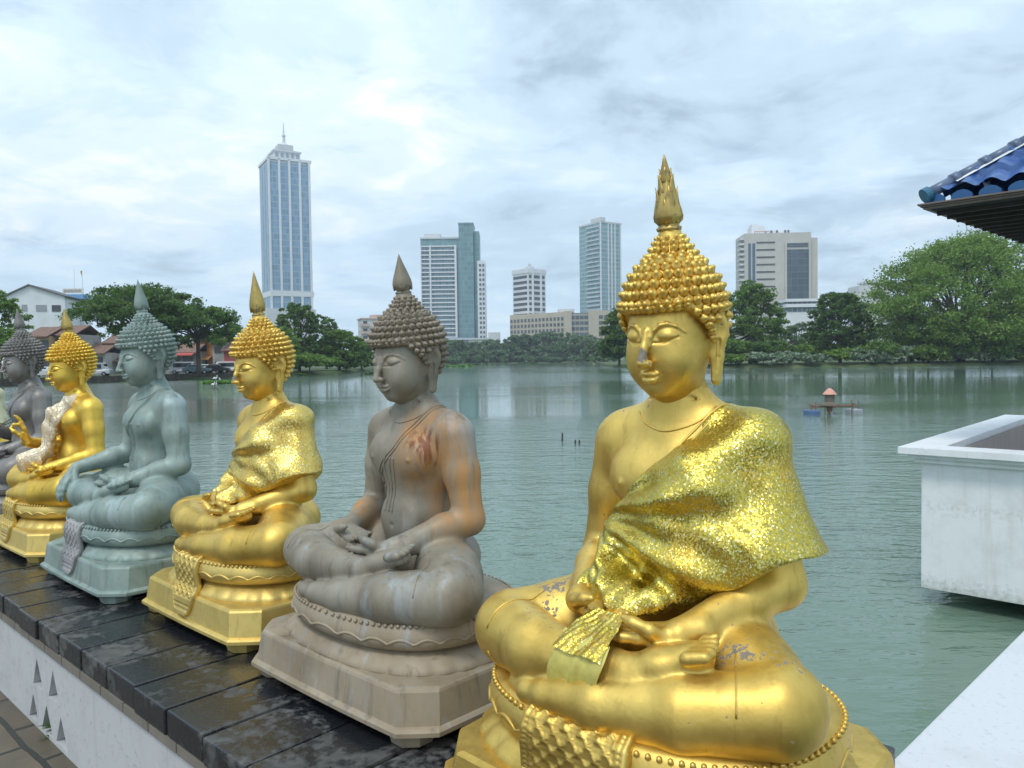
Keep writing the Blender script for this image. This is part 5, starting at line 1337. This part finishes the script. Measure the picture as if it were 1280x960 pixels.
# ---------------------------------------------------------------- things on the water
def build_water_things():
    def mat(name, label, px, py, wpx, leafm, n, dpt=.35):
        d = at(px, py, 1.0) - Vector((0, 0, EYE)); k = (WATER - EYE) / d.z; c = Vector((0, 0, EYE)) + d * k
        W_ = wpx * c.y / FPX; rg = np.random.default_rng(int(px)); P = rg.uniform(-1, 1, (n * 2, 2)); P = P[(P ** 2).sum(1) < rg.uniform(.6, 1.0, len(P))][:n]
        C = np.stack([P[:, 0] * W_ / 2, P[:, 1] * W_ * dpt, rg.uniform(.02, .28, len(P))], 1); m = len(C); nr = rg.normal(size=(m, 3)) * .6 + np.array((0, 0, 1)); nr /= np.linalg.norm(nr, axis=1)[:, None]
        t = np.cross(nr, rg.normal(size=(m, 3))); t /= np.linalg.norm(t, axis=1)[:, None]; b = np.cross(nr, t); s = rg.uniform(.12, .28, (m, 1)) * max(1, c.y / 110)
        V = np.stack([C - t * s, C + b * s * .7, C + t * s, C - b * s * .7], 1).reshape(-1, 3)
        o = obj(name, mesh_from(name, V, np.arange(m * 4).reshape(-1, 4), False), leafm, loc=(c.x, c.y, WATER)); tag(o, label, 'water plants'); return c
    hy = m_leaf('water hyacinth', (.07, .19, .018), (.16, .33, .04), .2); hy2 = m_leaf('dull water plants', (.05, .11, .03), (.13, .20, .06), .2)
    mat('floating_plants', 'bright green floating plant raft left of the gold statue in a shawl', 277, 479.5, 54, hy, 2600, .30)
    mat('floating_plants', 'short green plant raft just right of the head of the gold statue in a shawl', 372, 469.5, 24, hy, 700)
    mat('floating_plants', 'small dull plant raft left of the brown bronze face', 465, 467.5, 18, hy2, 500)
    mat('floating_plants', 'green plant raft just right of the brown bronze head', 574, 458.5, 38, hy, 1100, .5)
    mat('floating_plants', 'thin plant raft farther out than the one beside the brown bronze head', 600, 455.6, 40, hy2, 700, .4)
    mat('floating_plants', 'little plant raft alone on the water in mid lake', 664, 454.6, 26, hy2, 500, .5)
    mat('floating_plants', 'narrow plant raft at the left bank foot behind the grey green statue', 150, 476.0, 60, hy2, 900, .08)
    mw = m_plain('white plumage', (.80, .80, .78), .7); mb = m_plain('dark bill', (.06, .05, .04), .6)
    def egret(label, px, py, s=1.0):
        d = at(px, py, 1.0) - Vector((0, 0, EYE)); k = (WATER + .25 - EYE) / d.z; c = Vector((0, 0, EYE)) + d * k
        F = Field((-.5, -.25, -.05), (.55, .25, .95), .022)
        F.ell((0, 0, .42), (.27, .11, .12), .03, rot=(0, .25, 0)); F.path([(.20, 0, .46), (.30, 0, .58), (.24, 0, .70), (.33, 0, .82)], [.07, .045, .038, .045], .03); F.path([(-.2, 0, .38), (-.4, 0, .30)], [.08, .02], .03)
        for q in (-1, 1): F.path([(.02, q * .05, .35), (-.02, q * .05, .18), (.02, q * .05, -.03)], [.03, .016, .016], .02)
        t = thing('egret', label, 'bird', (c.x, c.y, WATER + .22), random.Random(int(px)).uniform(0, 6), scale=.8 * s)
        obj('body', mesh_from('body', *F.mesh()), mw, t); b = MB(); b.bar((.35, 0, .82), (.50, 0, .80), .022, .005, 6); b.build('bill', mb, t)
    egret('white egret standing at the back of the bright green plant raft', 269, 475.5); egret('white egret at the back of the raft, right of the other rear one', 275, 476.5, .8)
    egret('white egret at the front edge of the bright green raft', 266.5, 483.5, .8); egret('second white egret at the front edge of the raft, nearer the gold statue', 270.5, 483.2, .85); egret('white egret at the right end of the bright green raft', 293, 477, .8)
    # aerator
    d = at(1040, 518, 1.0) - Vector((0, 0, EYE)); k = (WATER - EYE) / d.z; c = Vector((0, 0, EYE)) + d * k
    t = thing('water_aerator', 'floating aerator with a copper cone top between two small floats', 'aerator', (c.x, c.y, WATER), R(8), scale=c.y / 30)
    rust = m_plain('rusty steel', (.22, .11, .08), .8, scale=12, var=.4); cop = m_plain('pinkish copper cap', (.62, .30, .22), .5, scale=10); dk = m_plain('brown motor housing', (.14, .12, .09), .7, scale=10)
    m = MB(); V, Q = lathe([(.21, .78), (.27, .79), (.14, .94), (.05, 1.02), (.01, 1.03)], 16, (-.1, 0, 0)); m.add((V, Q)); m.build('cone_cap', cop, t, smooth=False)
    m = MB(); m.add(lathe([(.19, .42), (.19, .78)], 16, (-.1, 0, 0))); m.add(lathe([(.34, .34), (.33, .40), (.19, .50)], 16, (-.1, 0, 0))); m.build('motor_housing', dk, t)
    m = MB(); m.bar((-.85, 0, .33), (.9, 0, .33), .035, .035, 8); m.bar((-.1, -.5, .33), (-.1, .5, .33), .035, .035, 8); m.build('frame', rust, t)
    m = MB(); m.add(lathe([(.10, .12), (.12, .30), (.12, .33)], 12, (-.1, 0, 0))); m.bar((-.1, 0, -.2), (-.1, 0, .2), .03, .03, 8); m.build('impeller', rust, t)
    for x, y in ((-.35, -.1), (.62, -.35), (.1, .45)):
        m = MB(); m.bar((x, y, -.3), (x, y, .56 if x > .5 else .36), .022, .022, 6); m.build('leg', dk, t)
    fb = m_plain('blue plastic float', (.08, .14, .26), .5); fg = m_plain('grey plastic float', (.30, .32, .34), .5)
    for x, mm in ((-.85, fb), (.92, fg)):
        f = MB(); f.box(x - .21, x + .21, -.30, .30, -.10, .20); fo = f.build('float', mm, t, bevel=.05)
        f = MB(); f.bar((x - .03, 0, .2), (x - .03, 0, .42), .05, .04, 8); f.bar((x + .12, -.1, .2), (x + .12, -.1, .52), .018, .018, 6); f.build('bracket', rust, fo)
    for px, py, h, lab in ((702, 551, 10, 'taller thin stick poking out of the water in mid lake'), (718, 555, 5, 'short stub poking out of the water beside the taller stick'), (723, 555, 5, 'second short stub, right beside the other stub in the water')):
        d = at(px, py, 1.0) - Vector((0, 0, EYE)); k = (WATER - EYE) / d.z; c = Vector((0, 0, EYE)) + d * k; m = MB(); m.bar((0, 0, -.4), (.03, .02, h * c.y / FPX), .035, .022, 7); m.bar((.015, .01, h * c.y / FPX * .5), (.06, .0, h * c.y / FPX * .62), .012, .006, 5)
        tag(m.build('water_stick', m_plain('dark wet wood', (.05, .045, .035), .8), loc=(c.x, c.y, WATER)), lab, 'stick')
build_water_things()
# ================================================================ the row of statues
def build_statues():
    KX = {'lap': (.98, -.03), 'near': (.90, -.07, .018), 'earth': (.98, -.03), 'teach': (.98, -.03)}; bodies = {p: body_mesh('lap' if p == 'near' else p, *KX[p]) for p in KX}
    hair = hair_mesh(); fins = {k: finial_mesh(k) for k in ('flame', 'bud')}
    cush, trim, lotus, plin, apr = cushion_mesh(), trim_mesh(), lotus_mesh(), plinth_mesh(), apron_mesh()
    apr_w = apron_mesh(.125, .062)
    feet = [foot_mesh(sx, sy) for sx in (-1, 1) for sy in (-1, 1)]
    cords = {p: cord_meshes(bodies[p], p in ('lap', 'earth'), *KX[p]) for p in bodies}
    robe, robe_s, tails, flap, lace = robe_mesh(.95, -.07), robe_mesh(.84, -.03), strand_mesh(), shin_flap(), lace_mesh()
    g1 = m_gold('worn bright gold paint', (.82, .59, .165), (.62, .41, .095), wear=.725, rough=.47)
    g2 = m_gold('gold paint', (.82, .585, .165), (.62, .41, .09), wear=.75, rough=.46)
    g3 = m_gold('deep yellow gold paint', (.86, .60, .12), (.68, .44, .07), wear=.76, rough=.46)
    base_g = m_gold('satin gold base paint', (.76, .58, .20), (.66, .48, .14), wear=.77, rough=.50, metal=.75, knees=0)
    fin_g = m_gold('weathered gold', (.66, .47, .14), (.34, .25, .10), grey=(.16, .15, .12), wear=.56, rough=.42, knees=0)
    br = m_patina('brown weathered bronze', (.165, .140, .105), (.265, .230, .172), (.345, .315, .255), (.235, .255, .235), (.47, .24, .08), (.36, .39, .40), .56, .15)
    br_h = m_patina('brown bronze curls', (.175, .145, .108), (.26, .22, .165), (.33, .285, .225), (.27, .235, .19), None, None, .55, .35, .3)
    br_b = m_patina('sandy bronze base', (.24, .185, .125), (.34, .275, .19), (.38, .32, .24), (.30, .30, .29), None, (.42, .46, .48), .65, .15, .4)
    ve = m_patina('grey green verdigris bronze', (.16, .21, .19), (.25, .325, .295), (.35, .43, .40), (.33, .33, .28), None, (.40, .50, .52), .55, .22)
    ve_a = m_patina('grey lead relief', (.22, .22, .23), (.33, .32, .32), (.42, .41, .40), (.30, .34, .34), None, None, .6, .3, .3)
    dk = m_patina('dark grey bronze', (.15, .138, .128), (.23, .215, .20), (.31, .295, .275), (.30, .30, .285), None, None, .5, .4)
    sq = m_sequin('gold sequin cloth', (.62, .49, .085), (.48, .39, .08), 360, .38, .48); sq3 = m_sequin('gold brocade cloth', (.74, .52, .11), (.72, .53, .15), 280, .36, .42)
    tulle = m_plain('pale yellow gauze', (.62, .54, .14), .45, .25, var=.2, scale=30); lacem = m_sequin('cream and gold lace', (.72, .58, .40), (.85, .74, .58), 160, .4, .6, .45); pale = m_plain('pale cream cloth', (.60, .56, .36), .7, var=.2, scale=20)
    def statue(label, pos, s, pose, fin, mb, mh, mf, mbase, mapron, rz=0, dz=0, extras=(), finz=1.0, edge=None, wide=False):
        t = thing('buddha_statue', label, 'statue', (pos[0], pos[1], 0), RZ + R(rz), 'row of seated statues on the wall', s); s = s[2] if hasattr(s, '__len__') else s
        up = (0, 0, -dz / s)
        b = obj('body', bodies[pose], mb, t, up); obj('hair', hair, mh, t, up)
        f = obj('finial', fins[fin], mf, t, up)
        if finz != 1.0:
            pz = 1.211 ; f.scale = (1, 1, finz); f.location.z += pz * (1 - finz)
        for q in cords[pose]: obj(q.name.split('.')[0], q, edge or mb, t, up)
        lift = .020 if pose == 'near' else 0; fw = (0, -.04 if pose == 'near' else 0, -dz / s + lift)
        obj('cushion', cush, mbase, t, fw); obj('petal_trim', trim, mbase, t, fw); obj('lotus_skirt', lotus, mbase, t, fw)
        kz = (.150 - dz / s + lift) / .150; kp = .92 if pose == 'near' else 1; obj('plinth', plin, mbase, t, (0, fw[1], 0), scale=(kp, 1, kz))
        for q in feet: obj('plinth_foot', q, mbase, t, (0, fw[1], 0), scale=(kp, 1, kz))
        if mapron: obj('relief_cloth', apr_w if wide else apr, mapron, t, fw)
        for n, me, m in extras: obj(n, me, m, t, (.040, -.066, -dz / s + .004) if n in ('shawl_hem', 'shawl_tail') else up)
        return t
    statue('foremost gold statue in meditation, wrapped in a glittering gold sequin shawl over one shoulder', (.395, 1.80), (1.05, 1.05, 1.12), 'near', 'flame', g1, g1, fin_g, g1, g1, 0, .070, (('shawl', robe, sq), ('shawl_tail', tails[0], sq), ('shawl_hem', flap, tulle)), 0.90, None, True)
    statue('brown weathered bronze statue with rust orange streaks and no cloth, second in the row', (-.31, 2.467), 1.0, 'lap', 'bud', br, br_h, br_h, br_b, None, finz=.9)
    statue('gold statue with a gold brocade shawl between the brown and the grey green statues', (-.985, 3.12), .98, 'lap', 'bud', g2, g2, fin_g, base_g, base_g, 0, .0, (('shawl', robe_s, sq3),), 1.32)
    statue('grey green verdigris statue reaching its right hand down over the knee', (-1.73, 3.71), 1.03, 'earth', 'bud', ve, ve, ve, ve, ve_a, 0, .0, (), 1.1)
    statue('yellow gold statue with a raised right hand and cream lace cloth down its chest', (-2.47, 4.37), .98, 'teach', 'bud', g3, g3, fin_g, base_g, base_g, 0, .0, (('lace_cloth', lace, lacem),))
    statue('dark grey bronze statue with a raised hand, between two gold statues', (-3.20, 5.10), 1.02, 'teach', 'bud', dk, dk, dk, dk, None, 0, .0, (), 1.0)
    statue('farthest gold statue, cut by the left edge of the photo, in a pale cloth', (-3.93, 5.72), 1.0, 'lap', 'bud', g3, g3, fin_g, base_g, base_g, 0, 0, (('shawl', robe_s, pale),))
build_statues()
# ---------------------------------------------------------------- air
def build_haze():
    m = bpy.data.materials.new('haze air'); m.use_nodes = True; nt = m.node_tree; nt.nodes.clear()
    v = nt.nodes.new('ShaderNodeVolumePrincipled'); v.inputs['Color'].default_value = (.80, .90, 1.0, 1); v.inputs['Density'].default_value = .00032; v.inputs['Anisotropy'].default_value = .2
    o = nt.nodes.new('ShaderNodeOutputMaterial'); nt.links.new(v.outputs[0], o.inputs['Volume'])
    b = MB(); b.box(-900, 900, -60, 1100, -4, 190); tag(b.build('haze', m), 'thin pale blue haze over the lake', 'haze', kind='stuff')
build_haze()
